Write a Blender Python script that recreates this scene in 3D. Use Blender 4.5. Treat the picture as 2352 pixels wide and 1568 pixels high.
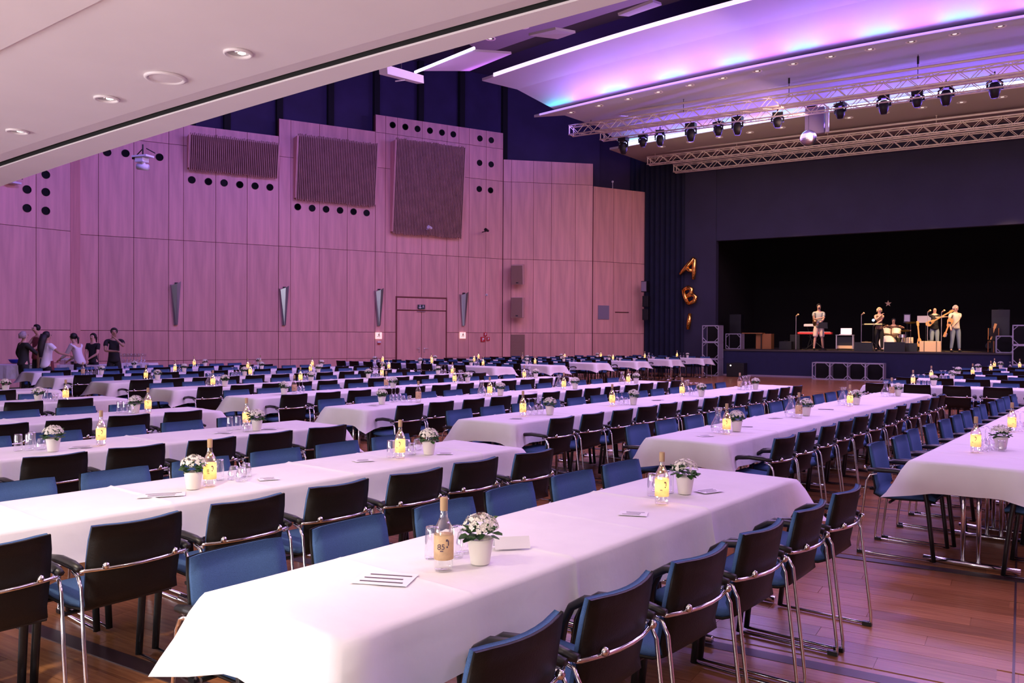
import bpy, bmesh, math, random
import numpy as np
from mathutils import Vector, Matrix
random.seed(7)
for o in list(bpy.data.objects): bpy.data.objects.remove(o)
SC = bpy.context.scene
COL = SC.collection
PI = math.pi
R = math.radians

# ------------------------------------------------------------------ camera
CX, CY, FPX, CAMH = 1176., 784., 1898., 1.662
_pt, _ro = -.008726646, .00497331
FW = Vector((0, math.cos(_pt), math.sin(_pt)))
_U = Vector((0, -math.sin(_pt), math.cos(_pt))); _R = Vector((1, 0, 0))
RT = math.cos(_ro)*_R + math.sin(_ro)*_U
UP = -math.sin(_ro)*_R + math.cos(_ro)*_U
EYE = Vector((0, 0, CAMH))
cd = bpy.data.cameras.new('camera'); cam = bpy.data.objects.new('camera', cd); COL.objects.link(cam)
cd.sensor_width = 36; cd.lens = FPX/2352*36; cd.clip_end = 200; cd.clip_start = .05
cam.matrix_world = Matrix(((RT.x, UP.x, -FW.x, 0), (RT.y, UP.y, -FW.y, 0), (RT.z, UP.z, -FW.z, CAMH), (0, 0, 0, 1)))
SC.camera = cam

# ------------------------------------------------------------------ world, exposure
wd = bpy.data.worlds.new('world'); SC.world = wd; wd.use_nodes = True
wd.node_tree.nodes['Background'].inputs[0].default_value = (.62, .45, .66, 1)
wd.node_tree.nodes['Background'].inputs[1].default_value = .05
SC.view_settings.view_transform = 'Standard'; SC.view_settings.look = 'None'
SC.view_settings.gamma = 1; SC.view_settings.use_curve_mapping = False
SC.view_settings.exposure = 0.0
SC.cycles.max_bounces = 6; SC.cycles.transparent_max_bounces = 16
SC.cycles.sample_clamp_indirect = 4
try:
    SC.cycles.use_denoising = True
except Exception: pass

# hall axes: A runs from the camera to the stage, B runs along the stage front to the right
AL = R(31.67)
A = Vector((math.sin(AL), math.cos(AL), 0)); B = Vector((math.cos(AL), -math.sin(AL), 0))
HALLROT = -AL            # rotation that turns local x,y into B,A
def hall(u, v, z=0): return B*u + A*v + Vector((0, 0, z))
def ray(x, y): return RT*((x-CX)/FPX) - UP*((y-CY)/FPX) + FW
def on_z(x, y, z):
    d = ray(x, y); return EYE + d*((z-CAMH)/d.z)
def on_v(x, y, v):
    d = ray(x, y); return EYE + d*(v/d.dot(A))

def light(kind, loc, target, energy, color, size=1, size_y=None, spot=60, blend=.5, name='hall_light', spread=None):
    ld = bpy.data.lights.new(name, kind); ld.energy = energy; ld.color = color
    if kind == 'AREA':
        ld.shape = 'RECTANGLE'; ld.size = size; ld.size_y = size_y or size
        if spread: ld.spread = R(spread)
    elif kind == 'SPOT':
        ld.spot_size = R(spot); ld.spot_blend = blend; ld.shadow_soft_size = size
    else: ld.shadow_soft_size = size
    o = bpy.data.objects.new(name, ld); COL.objects.link(o)
    o.location = loc
    o.rotation_euler = (Vector(target)-Vector(loc)).to_track_quat('-Z', 'Y').to_euler()
    return o
# broad unseen area lights standing in for the violet-pink wash from above
WASH = (.80, .47, 1.0)
for uu in (-8.5, 0, 8.5):
    for vv, en in ((9, 330), (15.5, 350), (22, 300), (28.5, 120)):
        l = light('AREA', hall(uu, vv, 8.4), hall(uu, vv, 0), en, WASH, 5.5, 3.0)
        l.rotation_euler = (0, 0, HALLROT)
# warm wash on the panelled side wall
for uu, vv in ((-6, 12), (-6, 20), (-6, 27)):
    light('AREA', hall(uu, vv, 8.2), hall(-22, vv+4, 1.5), 85, (1.0, .60, .50), 3, 1.5)
# downlights under the balcony, near the camera
for u_, v_, e_ in ((-1.2, 2.9, 35), (-3.9, 3.2, 25), (-5.5, 3.4, 22), (.6, 2.2, 25)):
    light('SPOT', hall(u_, v_, 3.24), hall(u_, v_, 0), e_, (1.0, .84, .74), .06, spot=115, blend=.7, name='balcony_downlight')
light('AREA', hall(-8.5, -3.0, 1.4), hall(-2.5, 6, 1.0), 400, (.96, .90, 1.0), 5, 1.4, name='off_frame_fill')  # unseen side fill that lifts the cloth ends from the left
light('AREA', (-3.0, -.7, .85), (-1.1, 1.5, .62), 52, (1.0, .95, .90), .9, .5, name='off_frame_fill')  # added low light that bleaches the end of the nearest cloth
light('AREA', hall(0, -4.5, 2.0), hall(0, 6, 1.8), 90, (.95, .88, 1.0), 8, 1.6, name='off_frame_fill')  # added front fill behind the camera
light('SPOT', hall(-1.0, .6, 3.2), hall(-.3, 2.2, .7), 25, (1.0, .93, .88), .08, spot=75, blend=.7, name='balcony_downlight')
light('SPOT', hall(-2.8, .9, 3.2), hall(-3.6, 2.6, 0), 300, (1.0, .82, .62), .08, spot=80, blend=.8, name='balcony_downlight')  # added warm spot for the golden floor at lower left
light('AREA', hall(-3, -1.6, .9), hall(-3, -1.2, 4), 170, (1.0, .90, .86), 8, 1.5, name='soffit_fill')  # added unseen uplight that brightens the soffit
for (u0_, v0_, tu, tv_, en) in ((-15, 11, -27, 12.5, 480), (-14.5, 18, -23.5, 19, 330), (-12.5, 26, -18, 29, 230)):
    light('AREA', hall(u0_, v0_, 9.6), hall(tu, tv_, 7.0), en, (.30, .19, 1.), 3, .6, name='violet_fill')  # added violet fill for the upper side wall
# soffit bounce is imitated by the added uplight above
# stage spots (warm)
for u_, t_ in ((-8.5, -7.2), (-5, -4.8), (-2.5, -3.2), (1.5, -2.2)):
    light('SPOT', hall(u_, 32.2, 8.4), hall(t_, 35.6, 2.2), 4200, (1.0, .60, .28), .12, spot=26, blend=.8, name='stage_spot')

# ------------------------------------------------------------------ materials
def nt(name):
    m = bpy.data.materials.new(name); m.use_nodes = True
    t = m.node_tree; b = t.nodes['Principled BSDF']; return m, t, b
def setv(b, **k):
    for a_, v in k.items():
        a_ = a_.replace('_', ' ')
        if a_ in b.inputs: b.inputs[a_].default_value = v
def mat(name, col, rough=.6, metal=0., noise=.0, scale=20, bump=0., spec=.5, stretch=(1, 1, 1), rand=0.):
    m, t, b = nt(name)
    setv(b, Roughness=rough, Metallic=metal); b.inputs['Specular IOR Level'].default_value = spec
    b.inputs['Base Color'].default_value = (*col, 1)
    if noise or bump:
        tc = t.nodes.new('ShaderNodeTexCoord'); mp = t.nodes.new('ShaderNodeMapping'); mp.inputs['Scale'].default_value = stretch
        nz = t.nodes.new('ShaderNodeTexNoise'); nz.inputs['Scale'].default_value = scale; nz.inputs['Detail'].default_value = 4
        t.links.new(tc.outputs['Object'], mp.inputs[0]); t.links.new(mp.outputs[0], nz.inputs[0])
        if noise:
            rp = t.nodes.new('ShaderNodeValToRGB'); rp.color_ramp.elements[0].position = .3; rp.color_ramp.elements[1].position = .7
            rp.color_ramp.elements[0].color = (*[c*(1-noise) for c in col], 1)
            rp.color_ramp.elements[1].color = (*[min(1, c*(1+noise)) for c in col], 1)
            t.links.new(nz.outputs[0], rp.inputs[0])
            src = rp.outputs[0]
            if rand:
                oi = t.nodes.new('ShaderNodeObjectInfo'); hs = t.nodes.new('ShaderNodeHueSaturation')
                mr = t.nodes.new('ShaderNodeMapRange'); mr.inputs['To Min'].default_value = 1-rand; mr.inputs['To Max'].default_value = 1+rand
                t.links.new(oi.outputs['Random'], mr.inputs[0]); t.links.new(mr.outputs[0], hs.inputs['Value'])
                t.links.new(src, hs.inputs['Color']); src = hs.outputs[0]
            t.links.new(src, b.inputs['Base Color'])
        if bump:
            bp = t.nodes.new('ShaderNodeBump'); bp.inputs['Strength'].default_value = bump; bp.inputs['Distance'].default_value = .01
            t.links.new(nz.outputs[0], bp.inputs['Height']); t.links.new(bp.outputs[0], b.inputs['Normal'])
    return m
def emit(name, col, s):
    m, t, b = nt(name); setv(b, Roughness=.5); b.inputs['Base Color'].default_value = (*col, 1)
    b.inputs['Emission Color'].default_value = (*col, 1); b.inputs['Emission Strength'].default_value = s
    return m
def glassmat(name, tint, amt=.12):
    m, t, b = nt(name); out = [n for n in t.nodes if n.type == 'OUTPUT_MATERIAL'][0]
    tr = t.nodes.new('ShaderNodeBsdfTransparent'); tr.inputs[0].default_value = (*tint, 1)
    gl = t.nodes.new('ShaderNodeBsdfGlossy'); gl.inputs['Roughness'].default_value = .06; gl.inputs[0].default_value = (1, 1, 1, 1)
    lw = t.nodes.new('ShaderNodeLayerWeight'); lw.inputs['Blend'].default_value = .42
    ma = t.nodes.new('ShaderNodeMath'); ma.operation = 'ADD'; ma.inputs[1].default_value = amt; ma.use_clamp = True
    mx = t.nodes.new('ShaderNodeMixShader')
    t.links.new(lw.outputs['Facing'], ma.inputs[0]); t.links.new(ma.outputs[0], mx.inputs[0])
    ma2 = t.nodes.new('ShaderNodeMath'); ma2.operation = 'MULTIPLY'; ma2.inputs[1].default_value = .75
    t.links.new(ma.outputs[0], ma2.inputs[0]); t.links.new(ma2.outputs[0], mx.inputs[0])
    t.links.new(tr.outputs[0], mx.inputs[1]); t.links.new(gl.outputs[0], mx.inputs[2]); t.links.new(mx.outputs[0], out.inputs[0])
    return m
M = {}
M['beech'] = mat('beech_veneer', (.70, .36, .305), .5, noise=.13, scale=2.2, stretch=(3.2, 3.2, .25), rand=.07)
M['beech_dark'] = mat('wood_backing', (.20, .055, .045), .8)
M['slat'] = mat('slat_wood', (.40, .22, .17), .6, noise=.15, scale=3)
M['blackhole'] = mat('matt_black', (.004, .004, .004), .9)
M['shell'] = mat('black_shell', (.008, .006, .005), .5, spec=.3, noise=.25, scale=160, bump=.12)
M['blackplastic'] = mat('black_plastic', (.010, .010, .011), .38)
M['blue'] = mat('blue_fabric', (.058, .118, .26), .9, noise=.12, scale=260, bump=.3, spec=.2)
M['chrome'] = mat('chrome', (.78, .78, .80), .13, 1)
M['cloth'] = mat('white_cloth', (.80, .78, .79), .85, noise=.02, scale=7, bump=.45, spec=.2)
M['tabletop'] = mat('grey_tabletop', (.25, .22, .2), .5)
M['pot'] = mat('cream_pot', (.78, .74, .64), .5)
M['leaf'] = mat('green_leaf', (.045, .12, .03), .5, noise=.4, scale=30)
M['petal'] = mat('white_petal', (.82, .78, .68), .7)
M['stem'] = mat('plant_soil', (.06, .04, .02), .9)
M['glass'] = glassmat('clear_glass', (.96, .96, .98))
M['bottleglass'] = glassmat('bottle_glass', (.93, .95, .93), .08)
M['label'] = mat('gold_label', (.78, .58, .34), .6, noise=.12, scale=70)
_t = M['label'].node_tree; _o = [n for n in _t.nodes if n.type == 'OUTPUT_MATERIAL'][0]; _tr = _t.nodes.new('ShaderNodeBsdfTranslucent'); _tr.inputs[0].default_value = (1, .68, .34, 1)
_mx = _t.nodes.new('ShaderNodeMixShader'); _mx.inputs[0].default_value = .35; _t.links.new(_t.nodes['Principled BSDF'].outputs[0], _mx.inputs[1]); _t.links.new(_tr.outputs[0], _mx.inputs[2]); _t.links.new(_mx.outputs[0], _o.inputs[0])
M['cork'] = mat('cork', (.45, .30, .16), .8)
M['ink'] = mat('print_ink', (.10, .07, .10), .8)
M['paper'] = mat('paper', (.84, .82, .86), .8)
M['fairy'] = emit('fairy_light', (1, .64, .30), 24)
M['navy'] = mat('navy_drape', (.006, .008, .030), .9, noise=.2, scale=3)
M['navywall'] = mat('navy_wall', (.026, .024, .055), .8, noise=.1, scale=1.2)
M['dark'] = mat('dark_wall', (.030, .019, .062), .8, noise=.2, scale=1.0)
M['stagefront'] = mat('blue_stage_front', (.009, .011, .048), .85, noise=.1, scale=5)
M['stagefloor'] = mat('stage_floor', (.05, .04, .035), .6)
M['blackdrape'] = mat('black_backdrop', (.0016, .0014, .0014), .95)
M['soffit'] = mat('soffit_plaster', (.72, .65, .66), .75, noise=.02, scale=2, bump=.03)
M['sail'] = mat('ceiling_plaster', (.50, .47, .56), .7, noise=.02, scale=1.5)
M['sailbeige'] = mat('beige_ceiling', (.36, .30, .28), .75)
M['ceildark'] = mat('dark_ceiling', (.05, .035, .07), .9)
M['alu'] = mat('truss_aluminium', (.90, .80, .70), .35, .2)
M['beamgrey'] = mat('beam_plaster', (.22, .18, .26), .8)
M['greyframe'] = mat('grey_frame', (.36, .34, .42), .5, .3)
M['fixture'] = mat('black_fixture', (.006, .006, .008), .45)
M['ledwhite'] = emit('led_violet_white', (.72, .58, 1.0), 7)
M['ledblue'] = emit('led_blue_white', (.55, .62, 1.0), 7)
M['ledlip'] = emit('led_lip', (.85, .66, .95), 1.3)
M['ledthin'] = emit('led_thin', (.55, .35, .95), .9)
M['lampwarm'] = emit('lamp_warm', (1, .85, .75), 4)
M['lampdim'] = emit('lamp_dim', (1, .85, .8), .9)
M['ring'] = mat('white_ring', (.78, .72, .72), .4)
M['sconce'] = mat('brushed_metal', (.45, .48, .52), .28, .9)
M['speakerbox'] = mat('beige_speaker', (.66, .42, .38), .6)
M['grille'] = mat('speaker_grille', (.26, .15, .11), .7, noise=.1, scale=80)
M['grey'] = mat('grey_panel', (.25, .21, .27), .7)
M['white'] = mat('white_plastic', (.75, .73, .76), .4)
M['red'] = mat('red_sign', (.55, .02, .03), .5)
M['signdark'] = mat('dark_green_sign', (.02, .05, .05), .5)
M['signlit'] = emit('lit_sign', (1, .62, .55), .9)
M['gold'] = mat('gold_foil', (1.0, .55, .12), .16, 1)
M['skin'] = mat('skin', (.62, .36, .26), .5)
M['skindark'] = mat('skin_tanned', (.40, .22, .15), .5)
M['whiteshirt'] = mat('white_shirt', (.78, .74, .78), .8)
M['blackcloth'] = mat('black_clothing', (.010, .010, .011), .85)
M['darkgreen'] = mat('dark_green_clothing', (.018, .022, .018), .85)
M['maroon'] = mat('maroon_vest', (.16, .03, .035), .8)
M['greyshirt'] = mat('grey_shirt', (.34, .38, .38), .85)
M['palegreen'] = mat('pale_shirt', (.55, .52, .40), .85)
M['jeans'] = mat('jeans', (.20, .26, .30), .85)
M['pinkshort'] = mat('light_shorts', (.80, .62, .54), .85)
M['brown'] = mat('brown_top', (.13, .07, .05), .85)
M['hairdark'] = mat('dark_hair', (.012, .009, .008), .6)
M['hairgrey'] = mat('grey_hair', (.42, .34, .34), .7)
M['hairblond'] = mat('blond_hair', (.75, .58, .32), .6)
M['eye'] = mat('eye', (.02, .015, .012), .3)
M['brass'] = mat('brass', (.8, .5, .18), .25, 1)
M['guitar'] = mat('guitar_wood', (.62, .32, .10), .35)
M['redkey'] = mat('red_keyboard', (.65, .05, .05), .35)
M['screen'] = emit('laptop_screen', (.30, .50, 1), 1.3)
M['ampwood'] = mat('amp_wood', (.42, .17, .045), .5)
M['ampcream'] = mat('amp_cream', (.70, .50, .28), .6)
M['drum'] = mat('drum_shell', (.72, .60, .50), .35)
M['blueplastic'] = mat('blue_plastic', (.02, .04, .45), .4)
M['terracotta'] = mat('warm_crate', (.62, .40, .38), .5)

# parquet: colour only
def parquet(name, perobj):
    m, t, b = nt(name); setv(b, Roughness=.27); b.inputs['Specular IOR Level'].default_value = .5
    tc = t.nodes.new('ShaderNodeTexCoord'); mp = t.nodes.new('ShaderNodeMapping')
    t.links.new(tc.outputs['Object'], mp.inputs[0])
    nz = t.nodes.new('ShaderNodeTexNoise'); nz.inputs['Scale'].default_value = 3; nz.inputs['Detail'].default_value = 5
    mp.inputs['Scale'].default_value = (1.0, 14, 1); t.links.new(mp.outputs[0], nz.inputs[0])
    rp = t.nodes.new('ShaderNodeValToRGB')
    rp.color_ramp.elements[0].color = (.23, .085, .032, 1); rp.color_ramp.elements[1].color = (.42, .185, .072, 1)
    rp.color_ramp.elements[0].position = .25; rp.color_ramp.elements[1].position = .75
    t.links.new(nz.outputs[0], rp.inputs[0])
    hs = t.nodes.new('ShaderNodeHueSaturation'); t.links.new(rp.outputs[0], hs.inputs['Color'])
    mr = t.nodes.new('ShaderNodeMapRange'); mr.inputs['To Min'].default_value = .80; mr.inputs['To Max'].default_value = 1.18
    if perobj:
        oi = t.nodes.new('ShaderNodeObjectInfo'); t.links.new(oi.outputs['Random'], mr.inputs[0])
        t.links.new(mr.outputs[0], hs.inputs['Value']); t.links.new(hs.outputs[0], b.inputs['Base Color'])
    else:
        bk = t.nodes.new('ShaderNodeTexBrick'); bk.inputs['Scale'].default_value = 1
        bk.inputs['Brick Width'].default_value = 1.4; bk.inputs['Row Height'].default_value = .16; bk.inputs['Mortar Size'].default_value = .003
        bk.inputs['Color1'].default_value = (0, 0, 0, 1); bk.inputs['Color2'].default_value = (1, 1, 1, 1); bk.inputs['Mortar'].default_value = (0, 0, 0, 1)
        t.links.new(tc.outputs['Object'], bk.inputs[0]); t.links.new(bk.outputs[0], mr.inputs[0])
        t.links.new(mr.outputs[0], hs.inputs['Value'])
        t.links.new(hs.outputs[0], b.inputs['Base Color'])
    return m
M['parquet'] = parquet('parquet', False); M['plank'] = parquet('parquet_plank', True)
M['floorstrip'] = mat('floor_strip', (.045, .020, .022), .4)

# ------------------------------------------------------------------ mesh helpers
class MB:
    def __init__(s): s.v = []; s.f = []; s.m = []
    def add(s, vs, fs, mi=0, tf=None):
        n = len(s.v)
        s.v += [tuple(tf @ Vector(p)) if tf else tuple(p) for p in vs]
        s.f += [tuple(i+n for i in f) for f in fs]; s.m += [mi]*len(fs); return s
    def box(s, c, d, rot=0, mi=0, tf=None):
        x, y, z = d[0]/2, d[1]/2, d[2]/2
        vs = [(sx*x, sy*y, sz*z) for sz in (-1, 1) for sy in (-1, 1) for sx in (-1, 1)]
        T = Matrix.Translation(c) @ (rot if isinstance(rot, Matrix) else Matrix.Rotation(rot, 4, 'Z'))
        if tf: T = tf @ T
        return s.add(vs, [(0, 2, 3, 1), (4, 5, 7, 6), (0, 1, 5, 4), (2, 6, 7, 3), (0, 4, 6, 2), (1, 3, 7, 5)], mi, T)
    def tube(s, pts, r, n=8, mi=0, flat=1., cap=True):
        pts = [Vector(p) for p in pts]; vs = []; fs = []
        rs = r if isinstance(r, (list, tuple)) else [r]*len(pts)
        prev = None
        for i, p in enumerate(pts):
            d = (pts[min(i+1, len(pts)-1)]-pts[max(i-1, 0)]).normalized()
            if prev is None:
                a_ = Vector((0, 0, 1)) if abs(d.z) < .9 else Vector((0, 1, 0))
                x = d.cross(a_).normalized()
            else:
                x = (prev - d*prev.dot(d)).normalized()
            prev = x; y = d.cross(x)
            for k in range(n):
                t = 2*PI*k/n; vs.append(tuple(p + x*math.cos(t)*rs[i] + y*math.sin(t)*rs[i]*flat))
        for i in range(len(pts)-1):
            for k in range(n):
                a_, b_ = i*n+k, i*n+(k+1) % n; fs.append((a_, b_, b_+n, a_+n))
        if cap: fs.append(tuple(range(n-1, -1, -1))); fs.append(tuple((len(pts)-1)*n+k for k in range(n)))
        return s.add(vs, fs, mi)
    def lathe(s, prof, n=16, c=(0, 0, 0), mi=0, tf=None):
        vs = []; fs = []
        for r_, z in prof:
            for k in range(n):
                t = 2*PI*k/n; vs.append((c[0]+r_*math.cos(t), c[1]+r_*math.sin(t), c[2]+z))
        for i in range(len(prof)-1):
            for k in range(n):
                a_, b_ = i*n+k, i*n+(k+1) % n; fs.append((a_, b_, b_+n, a_+n))
        if prof[0][0] > 1e-4: fs.append(tuple(range(n-1, -1, -1)))
        if prof[-1][0] > 1e-4: fs.append(tuple((len(prof)-1)*n+k for k in range(n)))
        return s.add(vs, fs, mi, tf)
    def ball(s, c, r, mi=0, n=8, sq=(1, 1, 1)):
        prof = [(max(1e-5, math.sin(PI*i/(n//2+1)))*1, -math.cos(PI*i/(n//2+1))) for i in range(n//2+2)]
        T = Matrix.Translation(c) @ Matrix.Diagonal((r*sq[0], r*sq[1], r*sq[2], 1))
        return s.lathe(prof, n, mi=mi, tf=T)
    def prism(s, outline, h, tf=None, mi=0):
        n = len(outline); vs = [(x, y, 0) for x, y in outline]+[(x, y, h) for x, y in outline]
        fs = [tuple(range(n-1, -1, -1)), tuple(range(n, 2*n))]+[(i, (i+1) % n, (i+1) % n+n, i+n) for i in range(n)]
        return s.add(vs, fs, mi, tf)
    def mesh(s, name, mats, smooth=False):
        me = bpy.data.meshes.new(name); me.from_pydata(s.v, [], s.f)
        for m_ in (mats if isinstance(mats, (list, tuple)) else [mats]): me.materials.append(m_)
        if len(me.materials) > 1: me.polygons.foreach_set('material_index', s.m)
        if smooth: me.polygons.foreach_set('use_smooth', [True]*len(me.polygons))
        me.update(); return me
    def build(s, name, mats, parent=None, smooth=False, bevel=0):
        o = bpy.data.objects.new(name, s.mesh(name, mats, smooth)); COL.objects.link(o); o.parent = parent
        if bevel:
            b_ = o.modifiers.new('bevel', 'BEVEL'); b_.width = bevel; b_.segments = 2; b_.limit_method = 'ANGLE'
        return o
def link(name, me, parent=None):
    o = bpy.data.objects.new(name, me); COL.objects.link(o); o.parent = parent; return o
def thing(name, label, cat, loc=(0, 0, 0), rz=0, group=None):
    o = bpy.data.objects.new(name, None); COL.objects.link(o); o.location = loc; o.rotation_euler = (0, 0, rz)
    o.empty_display_size = .1
    return tag(o, label, cat, group)
def tag(o, label, cat, group=None, kind=None):
    o['label'] = label; o['category'] = cat
    if group: o['group'] = group
    if kind: o['kind'] = kind
    return o
def struct(o): o['kind'] = 'structure'; return o
def copy_tree(o, parent=None):
    c = o.copy(); COL.objects.link(c); c.parent = parent
    for ch in o.children: copy_tree(ch, c)
    return c
ORD = ['zeroth', 'first', 'second', 'third', 'fourth', 'fifth', 'sixth', 'seventh', 'eighth', 'ninth', 'tenth', 'eleventh', 'twelfth', 'thirteenth', 'fourteenth', 'fifteenth', 'sixteenth', 'seventeenth', 'eighteenth', 'nineteenth', 'twentieth']+['%dth' % i for i in range(21, 60)]

# ================================================================== SETTING
# ---- floor
fl = MB(); fl.box((0, 16, -.054), (44, 54, .1)); FLOOR = struct(fl.build('floor', M['parquet'])); FLOOR.rotation_euler = (0, 0, HALLROT)
# planks near the camera (local x = B, y = A)
pw, pl = .16, 1.4
pm = MB(); pm.box((0, 0, 0), (pl-.003, pw-.003, .004)); pme = pm.mesh('plank', M['plank'])
STRIPS = [2.53, 4.34, 6.62]
cand = []
for j in range(0, 60):
    v = 1.9 + (j+.5)*pw
    if any(abs(v-s_) < .09 for s_ in STRIPS): continue
    off = (j*.53) % pl
    for i in range(-8, 6):
        u = i*pl + off
        p = hall(u, v)
        if p.y < 1.5: continue
        d = p.y; sx = CX + FPX*p.x/d; sy = 770 + FPX*CAMH/d
        if -300 < sx < 2652 and sy < 1750:
            hidden = (300 < sx < 1500 and sy < 1250)
            cand.append((hidden, d, u, v))
cand.sort()
for _, d, u, v in cand[:290]:
    o = link('plank', pme, FLOOR); o.location = (u, v, -.0022)
sm = MB(); sm.box((0, 0, 0), (22, .10, .006)); sme = sm.mesh('floor_strip', M['floorstrip'])
for v in STRIPS+[8.65, 10.9, 13.2, 15.5, 17.8]:
    o = link('floor_strip', sme, FLOOR); o.location = (0, v, -.0015)
    if v == 8.65: o.scale = (1, .3, 1)
cm = MB(); cm.box((0, 0, 0), (.012, 20, .006)); o = link('floor_strip', cm.mesh('cross_strip', M['floorstrip']), FLOOR); o.location = (-.02, 12, -.0014)

# ---- side wall
def P2(x, y, z=4.82): q = on_z(x, y, z); return Vector((q.x, q.y, 0))
WA, WB = P2(170, 537.5), P2(1153, 594.6)
WC, WD = P2(1360, 599.5), P2(1484, 606.7)
L1, L0 = P2(162, 531), P2(0, 514.4)
L00 = L1 + (L0-L1)*3.2
def wpt(seg, x, off=0.):
    """plan point on a wall segment (moved off towards the room) seen in column x"""
    a_, b_ = seg; n = Vector((b_-a_).cross(Vector((0, 0, 1)))).normalized()   # towards the room
    d = ray(x, 770); d = Vector((d.x, d.y, 0))
    t = ((a_+n*off).dot(n))/d.dot(n)
    return d*t
def wz(seg, x, y, off=0.):
    p = wpt(seg, x, off); d = ray(x, y); return CAMH + d.z*p.length/Vector((d.x, d.y, 0)).length
S0, S1, S2, S3 = (L00, L1), (WA, WB), (WB, WC), (WC, WD)
def frame(seg, x, off=0., z=0.):
    """matrix with x along the wall, y into the room"""
    a_, b_ = seg; ex = (b_-a_).normalized(); n = ex.cross(Vector((0, 0, 1))).normalized()
    p = wpt(seg, x, off)
    return Matrix(((ex.x, n.x, 0, p.x), (ex.y, n.y, 0, p.y), (0, 0, 1, z), (0, 0, 0, 1)))
WALL = struct(bpy.data.objects.new('wall_left', None)); COL.objects.link(WALL)
def slab(seg, x0, x1, z0, z1, off, th, m_, name, parent, gap=.0):
    p, q = wpt(seg, x0, off), wpt(seg, x1, off); ex = (q-p).normalized(); n = ex.cross(Vector((0, 0, 1))).normalized()
    b_ = MB(); c = (p+q)/2 + n*(-th/2); L = (q-p).length-gap
    o = MB().box((0, 0, 0), (L, th, z1-z0-gap)).build(name, m_, parent)
    o.matrix_local = Matrix(((ex.x, n.x, 0, c.x), (ex.y, n.y, 0, c.y), (0, 0, 1, (z0+z1)/2), (0, 0, 0, 1)))
    return o
ZL = [0, .71, 1.72, 4.82, 8.07, 9.42, 10.1]
def wallrun(seg, xs, top, door=None):
    slab(seg, xs[0], xs[-1], 0, min(top(xs[0]), top(xs[-1])), -.035, .2, M['beech_dark'], 'wall_backing', WALL)
    for i in range(len(xs)-1):
        x0, x1 = xs[i], xs[i+1]; tp = top((x0+x1)/2)
        zs = [z for z in ZL if z < tp-.05]+[tp]
        for j in range(len(zs)-1):
            z0, z1 = zs[j], zs[j+1]
            if door and x0 >= door[0]-2 and x1 <= door[1]+2:
                if z1 <= 1.8: continue
                if z0 < 3.12: z0 = 3.12
            slab(seg, x0, x1, z0, z1, 0, .03, M['beech'], 'panel', WALL, .016)
wallrun(S1, [171, 226, 307, 387, 421, 495, 567, 639.4], lambda x: 8.8)
wallrun(S1, [639.6, 667, 733, 797, 860.9], lambda x: 9.44)
wallrun(S1, [861.1, 884, 911, 968, 1025, 1052, 1076, 1115, 1153.5], lambda x: 10.1, door=(911, 1025))
wallrun(S2, [1154.5, 1173, 1224, 1265, 1320, 1360], lambda x: 9.0)
wallrun(S3, [1361.5, 1408, 1450, 1484], lambda x: 8.04)
wallrun(S0, [-520, -340, -190, -60, 83, 162], lambda x: 9.3)
# return edges between the wall sections
e_ = MB(); e_.box((0, 0, 4.7), (.12, .9, 9.4)); o = e_.build('wall_return', M['beech'], WALL)
o.matrix_local = Matrix.Translation((L1+WA)/2 + Vector((-.05, .32, 0)))
# door
DR = thing('double_door', 'tall beech veneered double door with steel handles in the panelled wall', 'door')
for o_ in (DR,): o_['kind'] = 'structure'
DR.name = 'door_1'
del DR['category']
slab(S1, 911.5, 1024.5, 2.6, 3.08, .01, .04, M['beech'], 'transom', DR, .02)
dl_ = slab(S1, 912, 967.6, .0, 2.57, .01, .04, M['beech'], 'door_leaf', DR, .012)
dr_ = slab(S1, 968.4, 1024, .0, 2.57, .01, .04, M['beech'], 'door_leaf', DR, .012)
for lf, sx in ((dl_, 1), (dr_, -1)):
    hb = MB(); hb.box((0, .03, 0), (.05, .012, .22)); hb.tube([(0, .03, .05), (0, .09, .05), (-sx*.14, .09, .05)], .012)
    h = hb.build('door_handle', M['chrome'], lf); h.location = (sx*.42, 0, -.26)
slab(S1, 909, 911, 0, 3.12, .03, .06, M['beech_dark'], 'door_frame', DR); slab(S1, 1025, 1026.5, 0, 3.12, .03, .06, M['beech_dark'], 'door_frame', DR)
slab(S1, 909, 1026.5, 3.08, 3.13, .03, .06, M['beech_dark'], 'door_frame', DR)
# round air nozzles
nz = MB(); nz.lathe([(.125, 0), (.125, .02), (.105, .022), (.10, -.0)], 20, tf=Matrix.Rotation(-PI/2, 4, 'X')); nzm = nz.mesh('air_nozzle', M['blackhole'])
HOLES = [(S1, p) for p in [(440, 413), (478, 417), (514, 420), (550, 424), (585, 427), (619, 430), (683, 475), (716, 478), (748, 480.5), (780, 483), (811, 486), (841, 489),
    (900, 287), (929, 291.5), (957, 296), (985.5, 300), (1013, 304.5), (1039, 308.5), (1100, 318), (1126, 322), (1099.5, 374), (1126, 377.5), (1099, 434), (1125, 437),
    (246, 350), (288, 352), (366, 361)]]+[(S0, p) for p in [(105, 401), (62, 435), (105, 441), (62, 478), (105, 484)]]
for seg, (x, y) in HOLES:
    o = link('air_nozzle', nzm, WALL); o.matrix_local = frame(seg, x, .002, wz(seg, x, y))
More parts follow.
